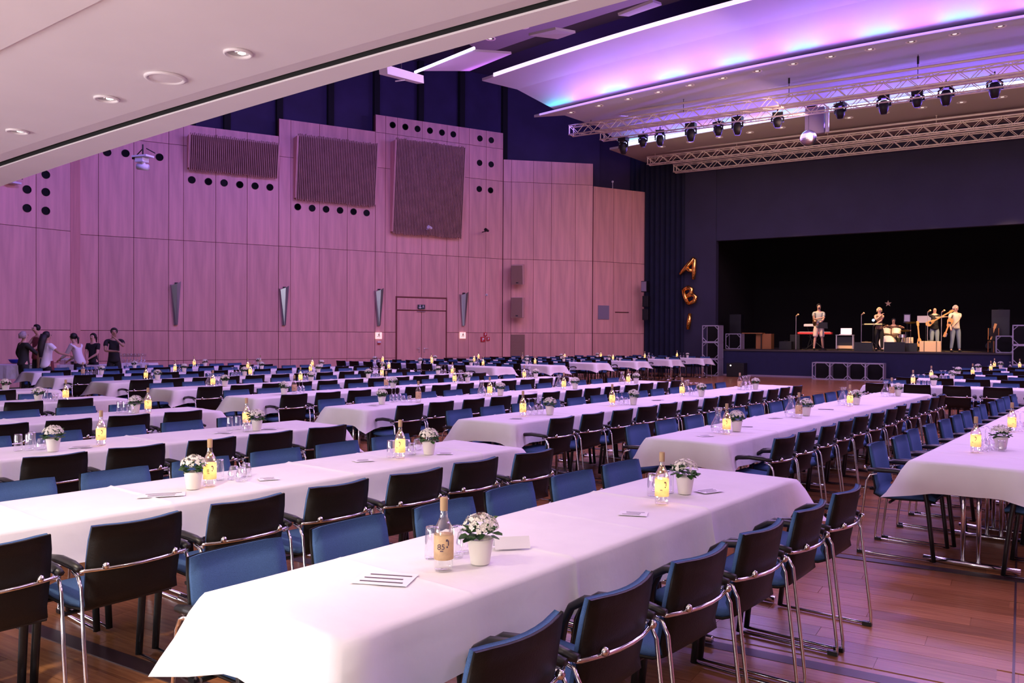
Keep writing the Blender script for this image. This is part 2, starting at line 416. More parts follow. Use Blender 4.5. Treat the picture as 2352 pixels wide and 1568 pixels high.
# slatted absorbers
def absorber(x0, x1, yt, yb, dt, db, n, label, cat='acoustic panel'):
    zt = (wz(S1, x0, yt[0], dt)+wz(S1, x1, yt[1], dt))/2; zb = (wz(S1, x0, yb[0], db)+wz(S1, x1, yb[1], db))/2
    F0 = frame(S1, (x0+x1)/2, 0, 0); W = (wpt(S1, x1, dt)-wpt(S1, x0, dt)).length
    t = thing('slatted_absorber', label, cat, group='slatted wooden absorbers high on the wall'); t.matrix_world = F0 @ Matrix.Translation((.0, 0, 0))
    c0 = (F0.inverted() @ ((wpt(S1, x0, dt)+wpt(S1, x1, dt))/2)).x
    h = W/2; bx = MB()
    vs = [(c0-h, .02, zb), (c0+h, .02, zb), (c0+h, db-.06, zb), (c0-h, db-.06, zb), (c0-h, .02, zt), (c0+h, .02, zt), (c0+h, dt-.06, zt), (c0-h, dt-.06, zt)]
    bx.add(vs, [(3, 2, 1, 0), (4, 5, 6, 7), (0, 1, 5, 4), (1, 2, 6, 5), (2, 3, 7, 6), (3, 0, 4, 7)]); bx.build('box', M['beech_dark'], t)
    for sx in (-1, 1):
        ed = MB(); x_ = c0+sx*h; ed.add([(x_-.02, .02, zb), (x_+.02, .02, zb), (x_+.02, db, zb), (x_-.02, db, zb), (x_-.02, .02, zt), (x_+.02, .02, zt), (x_+.02, dt, zt), (x_-.02, dt, zt)], [(3, 2, 1, 0), (4, 5, 6, 7), (0, 1, 5, 4), (1, 2, 6, 5), (2, 3, 7, 6), (3, 0, 4, 7)])
        ed.build('side_board', M['beech'], t)
    sl = MB(); w_ = W/n*.42
    for i in range(n):
        x_ = c0-h+(i+.5)*W/n; j = random.uniform(-.02, .03); a_, b_ = x_-w_/2, x_+w_/2
        z0, z1 = zb-.08+j, zt+.06+j
        sl.add([(a_, db-.06, z0), (b_, db-.06, z0), (b_, db+.02, z0), (a_, db+.02, z0), (a_, dt-.06, z1), (b_, dt-.06, z1), (b_, dt+.02, z1), (a_, dt+.02, z1)], [(3, 2, 1, 0), (4, 5, 6, 7), (0, 1, 5, 4), (1, 2, 6, 5), (2, 3, 7, 6), (3, 0, 4, 7)])
    o = sl.build('slats', M['slat'], t); o['kind'] = 'stuff'
absorber(435, 641, (308, 332), (385, 405), .45, .22, 46, 'low wide slatted wooden panel, leftmost of the three absorbers on the wall')
absorber(683, 867, (312, 333), (455, 470), .50, .22, 46, 'nearly square slatted wooden panel, middle of three absorbers on the wall')
absorber(908, 1068, (322, 340), (532, 543), .55, .22, 46, 'tall slatted wooden panel, rightmost of three absorbers, above the double door')
# sconces
def sconce(x, yt, yb, label):
    zt, zb = wz(S1, x, yt, .1), wz(S1, x, yb, .1); t = thing('sconce_lamp', label, 'wall lamp', group='tapering metal wall lamps'); t.matrix_world = frame(S1, x, .0, (zt+zb)/2)
    h = (zt-zb)/2; w = .17
    b_ = MB(); b_.add([(-w, .01, h*.86), (w*.95, .01, h*.86), (-w*.9, .16, h*.80), (w*.85, .20, h), (-.06, .01, -h), (.07, .01, -h), (-.05, .08, -h), (.06, .09, -h*.98), (w*.1, .24, h*.9), (.005, .12, -h)],
        [(0, 2, 6, 4), (2, 8, 9, 6), (8, 3, 7, 9), (3, 1, 5, 7), (0, 1, 3, 8, 2), (4, 6, 9, 7, 5), (0, 4, 5, 1)]); b_.build('shade', M['sconce'], t)
    c = MB(); c.box((.02, .04, h*.92), (.1, .06, .05)); c.build('lamp_holder', M['fixture'], t)
sconce(403, 646, 746, 'tapering steel wall lamp, leftmost of four, left of the fire exit')
sconce(651, 656, 747, 'tapering steel wall lamp, second from left, under the square slatted panel')
sconce(868.5, 661, 748, 'tapering steel wall lamp directly left of the double door')
sconce(1063, 670, 748, 'tapering bright steel wall lamp directly right of the double door')
# signs (dark exit sign over the door, two lit running man signs, red fire signs)
def runman(b_, s, mi=0, flip=1):
    y = .0
    def bar(p, q, w):
        d = Vector((q[0]-p[0], 0, q[1]-p[1])); n = Vector((-d.z, 0, d.x)).normalized()*w/2*s
        P_, Q_ = Vector((p[0], y, p[1]))*s, Vector((q[0], y, q[1]))*s; f = Vector((0, .004, 0))
        b_.add([P_-n, Q_-n, Q_+n, P_+n, P_-n+f, Q_-n+f, Q_+n+f, P_+n+f], [(0, 1, 2, 3), (4, 7, 6, 5), (0, 4, 5, 1), (1, 5, 6, 2), (2, 6, 7, 3), (3, 7, 4, 0)], mi)
    f_ = flip
    bar((0, .1), (.03*f_, .3), .14); bar((0, .1), (.18*f_, -.02), .09); bar((.18*f_, -.02), (.12*f_, -.28), .08)
    bar((0, .1), (-.1*f_, -.14), .09); bar((-.1*f_, -.14), (-.28*f_, -.16), .08); bar((.03*f_, .27), (.2*f_, .16), .06); bar((.03*f_, .27), (-.16*f_, .2), .06)
    b_.ball((.07*f_*s, 0, .42*s), .075*s, mi, 8, (1, .1, 1))
def sign(x, y, w, h, matname, label, cat='sign', seg=S1, kind='run', off=.0, dep=.05):
    t = thing('sign', label, cat); t.matrix_world = frame(seg, x, off, wz(seg, x, y))
    t.name = {'run': 'escape_sign', 'exit': 'exit_sign', 'fire': 'fire_sign'}[kind]
    MB().box((0, dep/2, 0), (w, dep, h)).build('sign_box', M[matname], t)
    b_ = MB(); T = Matrix.Translation((0, dep+.001, 0))
    g = MB()
    if kind == 'run':
        runman(g, h*.85); mt = M['signdark']
    elif kind == 'exit':
        g2 = MB(); runman(g2, h*.8); g.add([(v[0]+w*.22, v[1], v[2]) for v in g2.v], g2.f)
        g.box((-w*.22, 0, .03), (.03, .006, h*.5)); g.add([(-w*.22-.07, 0, -.02), (-w*.22+.07, 0, -.02), (-w*.22, 0, -h*.4), (-w*.22-.07, .004, -.02), (-w*.22+.07, .004, -.02), (-w*.22, .004, -h*.4)], [(0, 1, 2), (3, 5, 4), (0, 3, 4, 1), (1, 4, 5, 2), (2, 5, 3, 0)]); mt = M['white']
    else:
        g.box((0, 0, h*.12), (w*.45, .006, h*.35)); g.box((-w*.12, 0, -h*.2), (w*.16, .006, h*.3)); mt = M['white']
    g.add([], []); o = g.build('pictogram', mt, t); o.location = (0, dep+.001, 0)
    return t
sign(967, 704.5, .30, .17, 'signdark', 'small dark exit sign with arrow and running figure above the double door', kind='exit', off=.03)
MB().box((0, .03, 0), (.36, .04, .015)).build('bracket', M['grey'], tag(thing('x', 'x', 'x'), 'thin grey bar bracket below the exit sign over the door', 'bracket')).parent.matrix_world = frame(S1, 967, .03, wz(S1, 967, 715))
bpy.data.objects['x'].name = 'sign_bracket'
sign(869, 770.5, .26, .26, 'signlit', 'small lit escape sign with running figure left of the double door')
sign(1062, 770, .26, .26, 'signlit', 'small lit escape sign with running figure right of the double door')
sign(1108.5, 779, .20, .20, 'red', 'red fire sign, lowest of the three beside the wall corner', kind='fire')
sign(1120.5, 778, .13, .15, 'red', 'small red fire sign, right of the three beside the wall corner', kind='fire')
sign(1114, 767.5, .13, .15, 'red', 'small red fire sign, uppermost of the three beside the wall corner', kind='fire')
t = thing('alarm_button', 'small red call point with white top under the left escape sign', 'alarm button'); t.matrix_world = frame(S1, 870, 0, wz(S1, 870, 787))
MB().box((0, .03, .03), (.13, .06, .06)).build('housing', M['white'], t); MB().box((0, .035, -.03), (.11, .06, .05)).build('button', M['red'], t)
t = thing('motion_sensor', 'tiny white sensor box high right of the double door', 'sensor'); t.matrix_world = frame(S1, 1116, 0, wz(S1, 1116, 677))
MB().box((0, .03, 0), (.08, .06, .08)).build('housing', M['white'], t); MB().ball((0, .06, -.01), .02).build('lens', M['fixture'], t)
# wall speakers, grilles
def speaker(x, y0, y1, w, tilt, label):
    seg = S2; t = thing('loudspeaker', label, 'speaker', group='beige wall speakers'); zc = (wz(seg, x, y0, .3)+wz(seg, x, y1, .3))/2; h = wz(seg, x, y0, .3)-wz(seg, x, y1, .3)
    t.matrix_world = frame(seg, x+8, .42, zc) @ Matrix.Rotation(R(22), 4, 'Z') @ Matrix.Rotation(R(tilt), 4, 'X')
    MB().box((0, 0, 0), (w, .42, h)).build('cabinet', M['speakerbox'], t, bevel=.01)
    MB().box((0, .22, 0), (w-.04, .03, h-.04)).build('grille', M['grille'], t)
    MB().box((0, .24, -h*.4), (.1, .01, .04)).build('emblem', M['fixture'], t)
    MB().box((0, -.30, h*.1), (.08, .22, .5)).build('bracket', M['speakerbox'], t)
speaker(1181, 608, 653, .50, -8, 'beige wall speaker tilted down, upper of the two beside the wall corner')
speaker(1181, 683, 730, .50, 0, 'beige wall speaker hanging upright, lower of the two beside wall corner')
def grillebox(x0, x1, y0, y1, m_, label, cat, seg):
    t = thing('vent_grille', label, cat); z1_, z0_ = wz(seg, x0, y0), wz(seg, x0, y1); t.matrix_world = frame(seg, (x0+x1)/2, 0, (z0_+z1_)/2)
    W = (wpt(seg, x1)-wpt(seg, x0)).length; H_ = z1_-z0_
    MB().box((0, .015, 0), (W, .03, H_)).build('frame', M[m_], t)
    l = MB()
    for i in range(12): l.box((0, .034, -H_/2+(i+.5)*H_/12), (W*.9, .012, H_/12*.45))
    l.build('louvres', M[m_], t)['kind'] = 'stuff'
grillebox(1173, 1205, 768, 846, 'grille', 'tall brown grille at floor level below the two wall speakers', 'grille', S2)
grillebox(1373, 1398, 701, 733, 'grey', 'square grey grille in the last wall section beside the stage curtain', 'grille', S3)
t = thing('slot_outlet', 'thin dark slot in the last wall section beside the stage curtain', 'slot'); t.matrix_world = frame(S3, 1428, 0, wz(S3, 1428, 717))
MB().box((0, .01, 0), (.75, .02, .04)).build('slot_frame', M['beech_dark'], t); MB().box((0, .02, 0), (.70, .01, .02)).build('opening', M['blackhole'], t)
for x, y, lb in ((1483, 658, 'dark grey box with green shimmer, uppermost on the edge of the stage curtain'), (1486, 692, 'black speaker box, middle one on the edge of the stage curtain'), (1486, 722, 'black speaker box, lowest one on the edge of the stage curtain')):
    t = thing('side_speaker', lb, 'speaker', group='speakers on the curtain edge'); p = wpt(S3, x-2, .62); t.location = (p.x, p.y, wz(S3, x-2, y, .62)); t.rotation_euler = (0, 0, R(-30))
    MB().box((0, 0, 0), (.26, .3, .48)).build('cabinet', M['fixture'], t, bevel=.01); MB().box((0, -.16, 0), (.22, .02, .42)).build('grille', M['grey'] if y < 670 else M['blackplastic'], t)
# antenna-like ceiling microphone on wall top, small wall spots
def wallspot(x, y, label, m_='white', seg=S1, off=.5):
    t = thing('small_spotlight', label, 'spotlight'); t.matrix_world = frame(seg, x, off, wz(seg, x, y, off))
    MB().tube([(.0, -off, 0), (0, 0, 0)], .02).build('arm', M[m_], t)
    MB().tube([(0, 0, 0), (-.18, .10, .03)], [.05, .07]).build('head', M[m_], t)
wallspot(990, 524, 'small white spotlight on the lower edge of the tall slatted panel', 'white', off=.75)
wallspot(1120, 530, 'small black spotlight on the wall right of the tall slatted panel', 'fixture')
t = thing('microphone', 'small white microphone standing on top of the low wall section', 'microphone'); t.matrix_world = frame(S3, 1405, -.06, 8.04)
MB().tube([(0, 0, 0), (0, 0, .26)], .012).build('stand', M['white'], t); MB().ball((0, 0, .3), .05).build('head', M['white'], t)

# ---- dark upper wall behind and above the panels, with ribs
UW = struct(bpy.data.objects.new('wall_upper', None)); COL.objects.link(UW)
slab(S1, 60, 1160, 6.5, 13.5, -.55, .2, M['dark'], 'upper_wall', UW)
slab(S2, 1140, 1375, 7.0, 13.5, -.55, .2, M['dark'], 'upper_wall', UW)
slab(S3, 1350, 1530, 6.5, 13.5, -.55, .2, M['dark'], 'upper_wall', UW)
for x in (440, 520, 640, 757, 862, 963, 1057, 1155):
    p = wpt(S1, x, -.45); o = MB().box((0, 0, 0), (.22, .25, 6.5)).build('rib', M['blackhole'], UW); o.location = (p.x, p.y, 10.2); o.rotation_euler = (0, 0, R(30.5))
# wall behind the low sections down to the floor at the far end
# ---- stage end
def hbox(b_, u0, u1, v0, v1, z0, z1): b_.box(((u0+u1)/2, (v0+v1)/2, (z0+z1)/2), (u1-u0, v1-v0, z1-z0)); return b_
def hbuild(b_, name, m_, parent=None, **k):
    o = b_.build(name, m_, parent, **k)
    if parent is None: o.rotation_euler = (0, 0, HALLROT)
    return o
PRO_U = -11.1; PRO_Z = 5.69; VF = 34.6
STG = struct(bpy.data.objects.new('wall_stage', None)); COL.objects.link(STG); STG.rotation_euler = (0, 0, HALLROT)
hbox(MB(), PRO_U-.05, 11.2, VF, VF+.3, PRO_Z, 12.5).build('valance', M['navywall'], STG)
hbox(MB(), PRO_U-1.6, PRO_U-.02, VF-.05, VF+.3, 0, 12.5).build('pier', M['navywall'], STG)
hbox(MB(), 11.12, 15, VF-.05, VF+.3, 0, 12.5).build('pier', M['navywall'], STG)
# curtain: pleated, between wall end and pier
cu = MB(); n = 40; u0, u1 = -15.4, PRO_U-1.4; vs = []; fs = []
for i in range(n+1):
    u = u0+(u1-u0)*i/n; v = VF-.15+.10*math.sin(i*1.9)
    vs += [(u, v, 0), (u, v, 12.4)]
for i in range(n): fs.append((2*i, 2*i+2, 2*i+3, 2*i+1))
cu.add(vs, fs).build('curtain', M['navy'], STG, smooth=True)
# stage box
ST = struct(bpy.data.objects.new('trim_1', None)); COL.objects.link(ST); ST.rotation_euler = (0, 0, HALLROT); ST.name = 'stage'
SZ = 1.08
hbox(MB(), -10.6, 10.6, 33.8, 42, 0, SZ-.05).build('stage_front', M['stagefront'], ST)
hbox(MB(), -10.65, 10.65, 33.76, 42, SZ-.05, SZ).build('stage_floor', M['stagefloor'], ST)
hbox(MB(), -10.6, 10.6, 33.74, 33.8, 0, .07).build('skirting', M['grey'], ST)
BK = struct(bpy.data.objects.new('wall_back', None)); COL.objects.link(BK); BK.rotation_euler = (0, 0, HALLROT)
hbox(MB(), -14, 14, 41.8, 42, 0, 9).build('backdrop', M['blackdrape'], BK)
hbox(MB(), -14, PRO_U-.4, 34.9, 42, 0, 9).build('stage_wing', M['blackdrape'], BK)
hbox(MB(), 11.5, 14, 34.9, 42, 0, 9).build('stage_wing', M['blackdrape'], BK)
hbox(MB(), -14, 14, 34.9, 42, 8.6, 9).build('stage_ceiling', M['blackdrape'], BK)
# right-hand wall (outside the frame) and rear wall keep the light in the hall
RW = hbuild(hbox(MB(), 15.2, 15.5, -6, 35, 0, 12), 'wall_right', M['beech']); struct(RW)
RB = hbuild(hbox(MB(), -16, 16, -7.2, -7, 0, 12), 'wall_rear', M['soffit']); struct(RB)
# ---- ceiling: dark deck plus curved sails
CE = struct(bpy.data.objects.new('ceiling', None)); COL.objects.link(CE); CE.rotation_euler = (0, 0, HALLROT)
hbox(MB(), -22, 18, -2, 35, 12.6, 12.8).build('ceiling_deck', M['ceildark'], CE)
def sail(name, prof, m_, u0=-13.95, u1=13.95, n=28, th=.08, parent=CE):
    """prof: list of (v, z0, k, u_tip) -> ribbon extruded along u, z = z0 + k u^2"""
    vs = []; fs = []; np_ = len(prof)
    for side in (0, 1):
        for i in range(n+1):
            for (v, z0, k, ut) in prof:
                u = (-1+2*i/n)*ut
                vs.append((u, v, z0+k*u*u+side*th))
    S = (n+1)*np_
    for i in range(n):
        for j in range(np_-1):
            a_ = i*np_+j; fs.append((a_, a_+1, a_+np_+1, a_+np_)); fs.append((a_+S, a_+np_+S, a_+np_+1+S, a_+1+S))
        for j, fl_ in ((0, 0), (np_-1, 1)):
            a_ = i*np_+j; fs.append((a_, a_+np_, a_+np_+S, a_+S) if not fl_ else (a_, a_+S, a_+np_+S, a_+np_))
    for i in (0, n):
        for j in range(np_-1):
            a_ = i*np_+j; fs.append((a_, a_+1, a_+1+S, a_+S))
    return MB().add(vs, fs).build(name, m_, parent, smooth=False)
sail('ceiling_sail', [(20.8, 10.215, -.00468, 13.94), (22.2, 10.056, -.00388, 13.55), (24.3, 9.62, -.0031, 13.2)], M['sail'])
sail('ceiling_sail', [(23.95, 9.50, -.00299, 13.95), (24.9, 9.66, -.0031, 13.3), (27.5, 9.82, -.0030, 13.3), (30.2, 9.58, -.0023, 13.5)], M['sail'])
sail('ceiling_sail', [(29.9, 9.40, -.00216, 13.95), (34.5, 9.34, -.0001, 14.3)], M['sailbeige'])
sail('beam', [(19.7, 10.75, -.0047, 14.2), (20.9, 10.75, -.0047, 14.2)], M['ceildark'], th=.5)
sail('beam', [(18.0, 10.45, -.0047, 12.9), (19.7, 10.45, -.0047, 13.2)], M['beamgrey'], th=.3)
# LED lines: glowing strip on the lip of each sail
def ledline(v, z0, k, ut, m_, w=.05, h=.05, name='led_strip', n=56, u1=None):
    vs = []; fs = []; u1 = u1 if u1 is not None else ut
    for i in range(n+1):
        u = -ut+(u1+ut)*i/n; z = z0+k*u*u
        vs += [(u, v, z), (u, v+w, z), (u, v+w, z+h), (u, v, z+h)]
    for i in range(n):
        for j in range(4): a_ = 4*i+j; b_ = 4*i+(j+1) % 4; fs.append((a_, b_, b_+4, a_+4))
    fs += [(0, 1, 2, 3), (4*n+3, 4*n+2, 4*n+1, 4*n)]
    return MB().add(vs, fs).build(name, m_, CE)
ledline(20.74, 10.21, -.00468, 13.5, M['ledlip'], .05, .10)
ledline(23.86, 9.50, -.00299, 13.7, M['ledthin'], .04, .05)
ledline(29.80, 9.42, -.00216, 13.3, M['ledblue'], .06, .10)
# coloured LED floods behind each lip, alternating pink and cyan
PINK, CYAN, VIO = (1., .14, .36), (.04, .72, 1.), (.27, .13, 1.)
for vv, z0, k, en in ((23.55, 9.50, -.00299, 12), (29.45, 9.42, -.00216, 5)):
    i = 0; u = -12.8; en0 = en
    while u < 13:
        c = PINK if i % 2 else CYAN; en = en0*(.85 if i % 2 else 1.05)
        light('AREA', hall(u, vv+.26, z0+k*u*u-.05), hall(u, vv-1.0, z0+k*u*u+.42), en*.62, c, .94, .05, name='led_flood')
        i += 1; u += .95
for vv, zz, tv, en in ((23.5, 8.9, 22.0, 125), (23.3, 8.6, 21.2, 60), (29.2, 8.75, 26.8, 120)):
    for uu in (-9.3, -3.1, 3.1, 9.3):
        light('AREA', hall(uu, vv, zz-.0035*uu*uu), hall(uu, tv, 10.1), en, VIO if tv != 21.2 else (.72, .36, 1.), 5.8, .15, name='violet_fill')  # added violet fill below the sails, besides the LED rows
light('AREA', hall(-4, 18.5, 8.7), hall(-4, 18.9, 11), 35, (.65, .15, 1.), 18, .3, name='violet_fill').rotation_euler = (PI, 0, HALLROT)  # added violet fill under the beam
light('AREA', hall(0, 29.6, 7.9), hall(0, 32.4, 8.75), 80, (1., .76, .52), 24, .2, name='truss_fill')  # added unseen strip of light that brightens the stage truss
light('AREA', hall(0, 23.9, 8.2), hall(0, 26.3, 8.9), 55, (1., .80, .66), 24, .2, name='truss_fill')  # same added strip for the front hall truss
# recessed downlights in the sails
dm = MB(); dm.lathe([(.15, 0), (.15, -.014), (.11, -.016), (.10, .0)], 14); dmm = dm.mesh('downlight_ring', M['ring'])
em = MB(); em.lathe([(.055, -.008), (.0001, -.007)], 12); emm = em.mesh('lamp', M['lampdim'])
def sail_light(u, v, z):
    o = link('downlight', dmm, CE); o.location = (u, v, z); e = link('lamp', emm, o)
for i in range(26):
    u = -12.9+i*1.03; sail_light(u, 24.6, 9.61-.0031*u*u-.0)
for i in range(22):
    u = -12.2+i*1.16; sail_light(u, 31.0, 9.39-.0018*u*u)
for i in range(24):
    u = -12.4+i*1.06; sail_light(u, 18.9, 10.44-.0047*u*u)
# small left-hand sails next to the balcony
def quad_slab(pts, th, name, m_, parent):
    n_ = (pts[1]-pts[0]).cross(pts[2]-pts[0]).normalized()
    if n_.z < 0: n_ = -n_
    vs = [tuple(p) for p in pts]+[tuple(p+n_*th) for p in pts]; k = len(pts)
    return MB().add(vs, [tuple(range(k)), tuple(range(2*k-1, k-1, -1))]+[(i, (i+1) % k, (i+1) % k+k, i+k) for i in range(k)]).build(name, m_, parent)
SSL = struct(bpy.data.objects.new('ceiling_side', None)); COL.objects.link(SSL)
quad_slab([on_v(968, 163, 17.2), on_v(1079, 163, 18.6), on_v(1175, 124, 18.3), on_v(1086, 118, 17.2)], .06, 'side_sail', M['sail'], SSL)
quad_slab([on_v(1215, 82, 17.0), on_v(1281, 90, 17.8), on_v(1322, 76, 17.8), on_v(1276, 68, 17.0)], .06, 'side_sail', M['sail'], SSL)
quad_slab([on_v(1420, 36, 17.0), on_v(1444, 38, 17.8), on_v(1520, 12, 17.8), on_v(1500, 5, 17.0)], .06, 'side_sail', M['sail'], SSL)
p0, p1 = on_v(953, 166, 17.0), on_v(1090, 110, 17.0)
MB().tube([p0, p1], .035, 6).build('led_strip', M['ledwhite'], SSL)
light('AREA', on_v(1080, 175, 17.6)-Vector((0, 0, .8)), on_v(1080, 140, 18.0), 12, (.8, .35, 1), 2.5, .3, name='violet_fill')  # added violet fill under the small sail

# ---- balcony soffit over the camera
BZ = 3.3
BA = struct(bpy.data.objects.new('ceiling_balcony', None)); COL.objects.link(BA); BA.rotation_euler = (0, 0, HALLROT)
def edge(u, a0, a1, a2): return a0+a1*u+a2*u*u
# front edge: v(u) through (-9.82,4.91),(-4.21,4.10),(-1.66,3.75)
def vf(u): u = abs(u); return 3.60+.0815*u+.0053*u*u
def ribbon(fn0, fn1, z0, z1, name, m_, parent, n=30, U=12):
    vs = []; fs = []; za, zb = z0 if isinstance(z0, tuple) else (z0, z0)
    for i in range(n+1):
        u = -U+2*U*i/n; vs += [(u, fn0(u), za), (u, fn1(u), zb), (u, fn1(u), z1), (u, fn0(u), z1)]
    for i in range(n):
        for j in range(4): a_ = 4*i+j; b_ = 4*i+(j+1) % 4; fs.append((a_, a_+4, b_+4, b_))
    return MB().add(vs, fs).build(name, m_, parent)
def vs_(u): return vf(u)-.085-.032*abs(u)
def vg(u): return vs_(u)-.024-.0035*abs(u)
def vr(u): return vg(u)-.10-.008*abs(u)
def vin(u): u = abs(u); return 2.03+.103*u
ribbon(vs_, vf, BZ, BZ+1.1, 'balcony_edge', M['soffit'], BA)
ribbon(vg, vs_, BZ+.20, BZ+.25, 'shadow_gap', M['blackhole'], BA)
ribbon(lambda u: vs_(u)-.012, lambda u: vs_(u)-.0005, BZ+.012, BZ+.2, 'gap_side', M['blackhole'], BA)
ribbon(vr, vg, (BZ+.012, BZ+.026), BZ+.3, 'soffit_rim', M['soffit'], BA)
ribbon(vin, vr, (BZ+.03, BZ+.012), BZ+.3, 'soffit', M['soffit'], BA)
ribbon(lambda u: -7, vin, (BZ+.0, BZ+.012), BZ+.3, 'soffit', M['soffit'], BA)
def soffit_lamp(x, y, r, lens, label):
    p = on_z(x, y, BZ+.017); t = thing('recessed_downlight' if lens else 'ceiling_speaker', label, 'downlight' if lens else 'speaker', p, 0, 'round fittings in the balcony soffit' if lens else None)
    MB().lathe([(r, .0), (r, -.012), (r*.86, -.018), (r*.78, -.006), (r*.74, .0)], 28).build('ring', M['ring'], t, smooth=True)
    if lens:
        MB().lathe([(r*.74, -.004), (r*.6, .0), (.0001, .0015)], 24).build('reflector', M['chrome'], t, smooth=True)
        MB().ball((r*.25, 0, -.005), r*.30, sq=(1, 1, .3)).build('lamp', M['lampwarm'], t)
    else: MB().lathe([(r*.78, -.008), (.0001, -.012)], 24).build('grille', M['soffit'], t)
soffit_lamp(547, 120, .085, 1, 'recessed white downlight in the soffit, rightmost and largest of three')
soffit_lamp(245, 225, .085, 1, 'recessed white downlight in the soffit, middle of the three')
soffit_lamp(40, 300, .085, 1, 'recessed white downlight in the soffit, leftmost at the picture edge')
soffit_lamp(380, 177, .13, 0, 'flush round ceiling speaker between the two right soffit downlights')
# pale beam end that pokes out beyond the balcony edge
t = thing('screen_housing', 'pale box housing poking out below the balcony edge near dark wall', 'housing')
pp = on_v(905, 170, 9.0)
p1, p2 = on_v(880, 160, 8.0), on_v(965, 183, 9.5)
d = (p2-p1); tf = d.to_track_quat('X', 'Z').to_matrix().to_4x4(); tf.translation = (p1+p2)/2
MB().box((0, 0, 0), (d.length, .11, .11), tf=tf).build('case', M['white'], t, bevel=.004)
for f_ in (.08, .45): e1 = p1.lerp(p2, f_); MB().tube([e1, Vector((e1.x, e1.y, 12.55))], .006, 5).build('suspension_cord', M['fixture'], t)
q = on_v(930, 184, 8.6); MB().tube([q, q+Vector((-.12, -.05, -.03))], .008, 6).build('pull_bar', M['white'], t)
# white camera projector with ball head under the balcony edge
def projector(x, y, v, s, label, full=True):
    c = on_v(x, y, v); t = thing('projector', label, 'projector', c, R(-20))
    MB().box((0, 0, .40*s), (.75*s, .45*s, .07*s)).build('mount_plate', M['white'], t)
    MB().tube([(0, 0, .9*s), (0, 0, .42*s)], .03*s).build('pole', M['fixture'], t)
    if full:
        MB().box((-.05*s, 0, .26*s), (.42*s, .35*s, .2*s)).build('body', M['white'], t, bevel=.02*s)
        MB().tube([(.02*s, 0, .2*s), (.02*s, 0, 0)], .09*s, 12).build('neck', M['white'], t)
        MB().tube([(-.22*s, -.05*s, .0), (.22*s, .05*s, -.05*s)], .13*s, 16).build('lens_barrel', M['white'], t, smooth=True)
    for a_ in (-.5, .45): MB().tube([(a_*.2*s, .1*s, .75*s), (a_*s, .2*s, .55*s)], .022*s, 6).build('strut', M['fixture'], t)
    MB().box((-.3*s, .0, .33*s), (.25*s, .3*s, .07*s)).build('clamp', M['fixture'], t)
projector(328, 382, 13, .62, 'white moving projector with cylindrical lens hanging under balcony edge')
projector(20, 445, 13, .8, 'pale projector half hidden by the balcony at left picture edge', False)

# ================================================================== TRUSSES
def truss(name, u0, u1, v, z, w, label, braces, hangers, ztop):
    t = thing(name, label, 'truss', hall(0, v, z), HALLROT, 'aluminium lighting trusses')
    ch = [(-w/2, 0), (w/2, 0), (-w/2, w), (w/2, w)]
    for (y, z_) in ch: MB().tube([(u0, y, z_), (u1, y, z_)], .026, 8).build('chord', M['alu'], t, smooth=True)
    b_ = MB(); n = int((u1-u0)/w)
    for i in range(n):
        a_, c = u0+i*(u1-u0)/n, u0+(i+1)*(u1-u0)/n; f = i % 2
        for (p, q) in ((0, 2), (1, 3), (0, 1), (2, 3)):
            P_, Q_ = (ch[p], ch[q]) if f else (ch[q], ch[p])
            b_.tube([(a_, *P_), (c, *Q_)], .012, 5, cap=False)
    for u in (u0+.03, u1-.03):
        for (p, q) in ((0, 2), (1, 3), (0, 1), (2, 3)): b_.tube([(u, *ch[p]), (u, *ch[q])], .02, 5)
    b_.build('bracing', M['alu'], t)['kind'] = 'stuff'
    return t
T1 = truss('lighting_truss', -13.8, 13.8, 26.3, 8.78, .32, 'front aluminium truss above the tables, parallel to the stage', 0, 0, 9.5)
T2 = truss('lighting_truss', -13.4, 13.4, 28.0, 8.90, .30, 'rear aluminium truss above the tables, carrying the black moving lights', 0, 0, 9.5)
T3 = truss('lighting_truss', -13.3, 13.3, 32.3, 8.74, .30, 'front aluminium truss just before the stage opening', 0, 0, 9.3)
T4 = truss('lighting_truss', -12.5, 12.5, 33.2, 8.50, .30, 'rear aluminium truss closest to the stage opening', 0, 0, 9.3)
for (v, z, u0, lb) in ((26.3, 9.34, 13.4, 'long pale pipe running above the front hall truss'), (32.3, 9.22, 13.2, 'long pale pipe running above the stage truss')):
    t = thing('suspension_pipe', lb, 'pipe', hall(0, v, z), HALLROT); MB().tube([(-u0, 0, 0), (u0, 0, 0)], .04, 8).build('pipe', M['alu'], t, smooth=True)
    for u in (-13, -9.6, -6.2, -2.6, 1, 4.5, 8, 11.5):
        zc = (9.85-.003*u*u-z) if v < 30 else (9.36-z)
        MB().tube([(u, 0, -.30), (u, 0, zc)], .010, 6).build('hanger', M['fixture'] if v < 30 else M['alu'], t)
        if v < 30:
            MB().lathe([(.07, zc-.01), (.07, zc)], 10, c=(u, 0, 0)).build('rose', M['fixture'], t)
        MB().tube([(u, 0, .12), (u, 0, .34)], .03, 6).build('hoist', M['fixture'] if v < 30 else M['alu'], t)
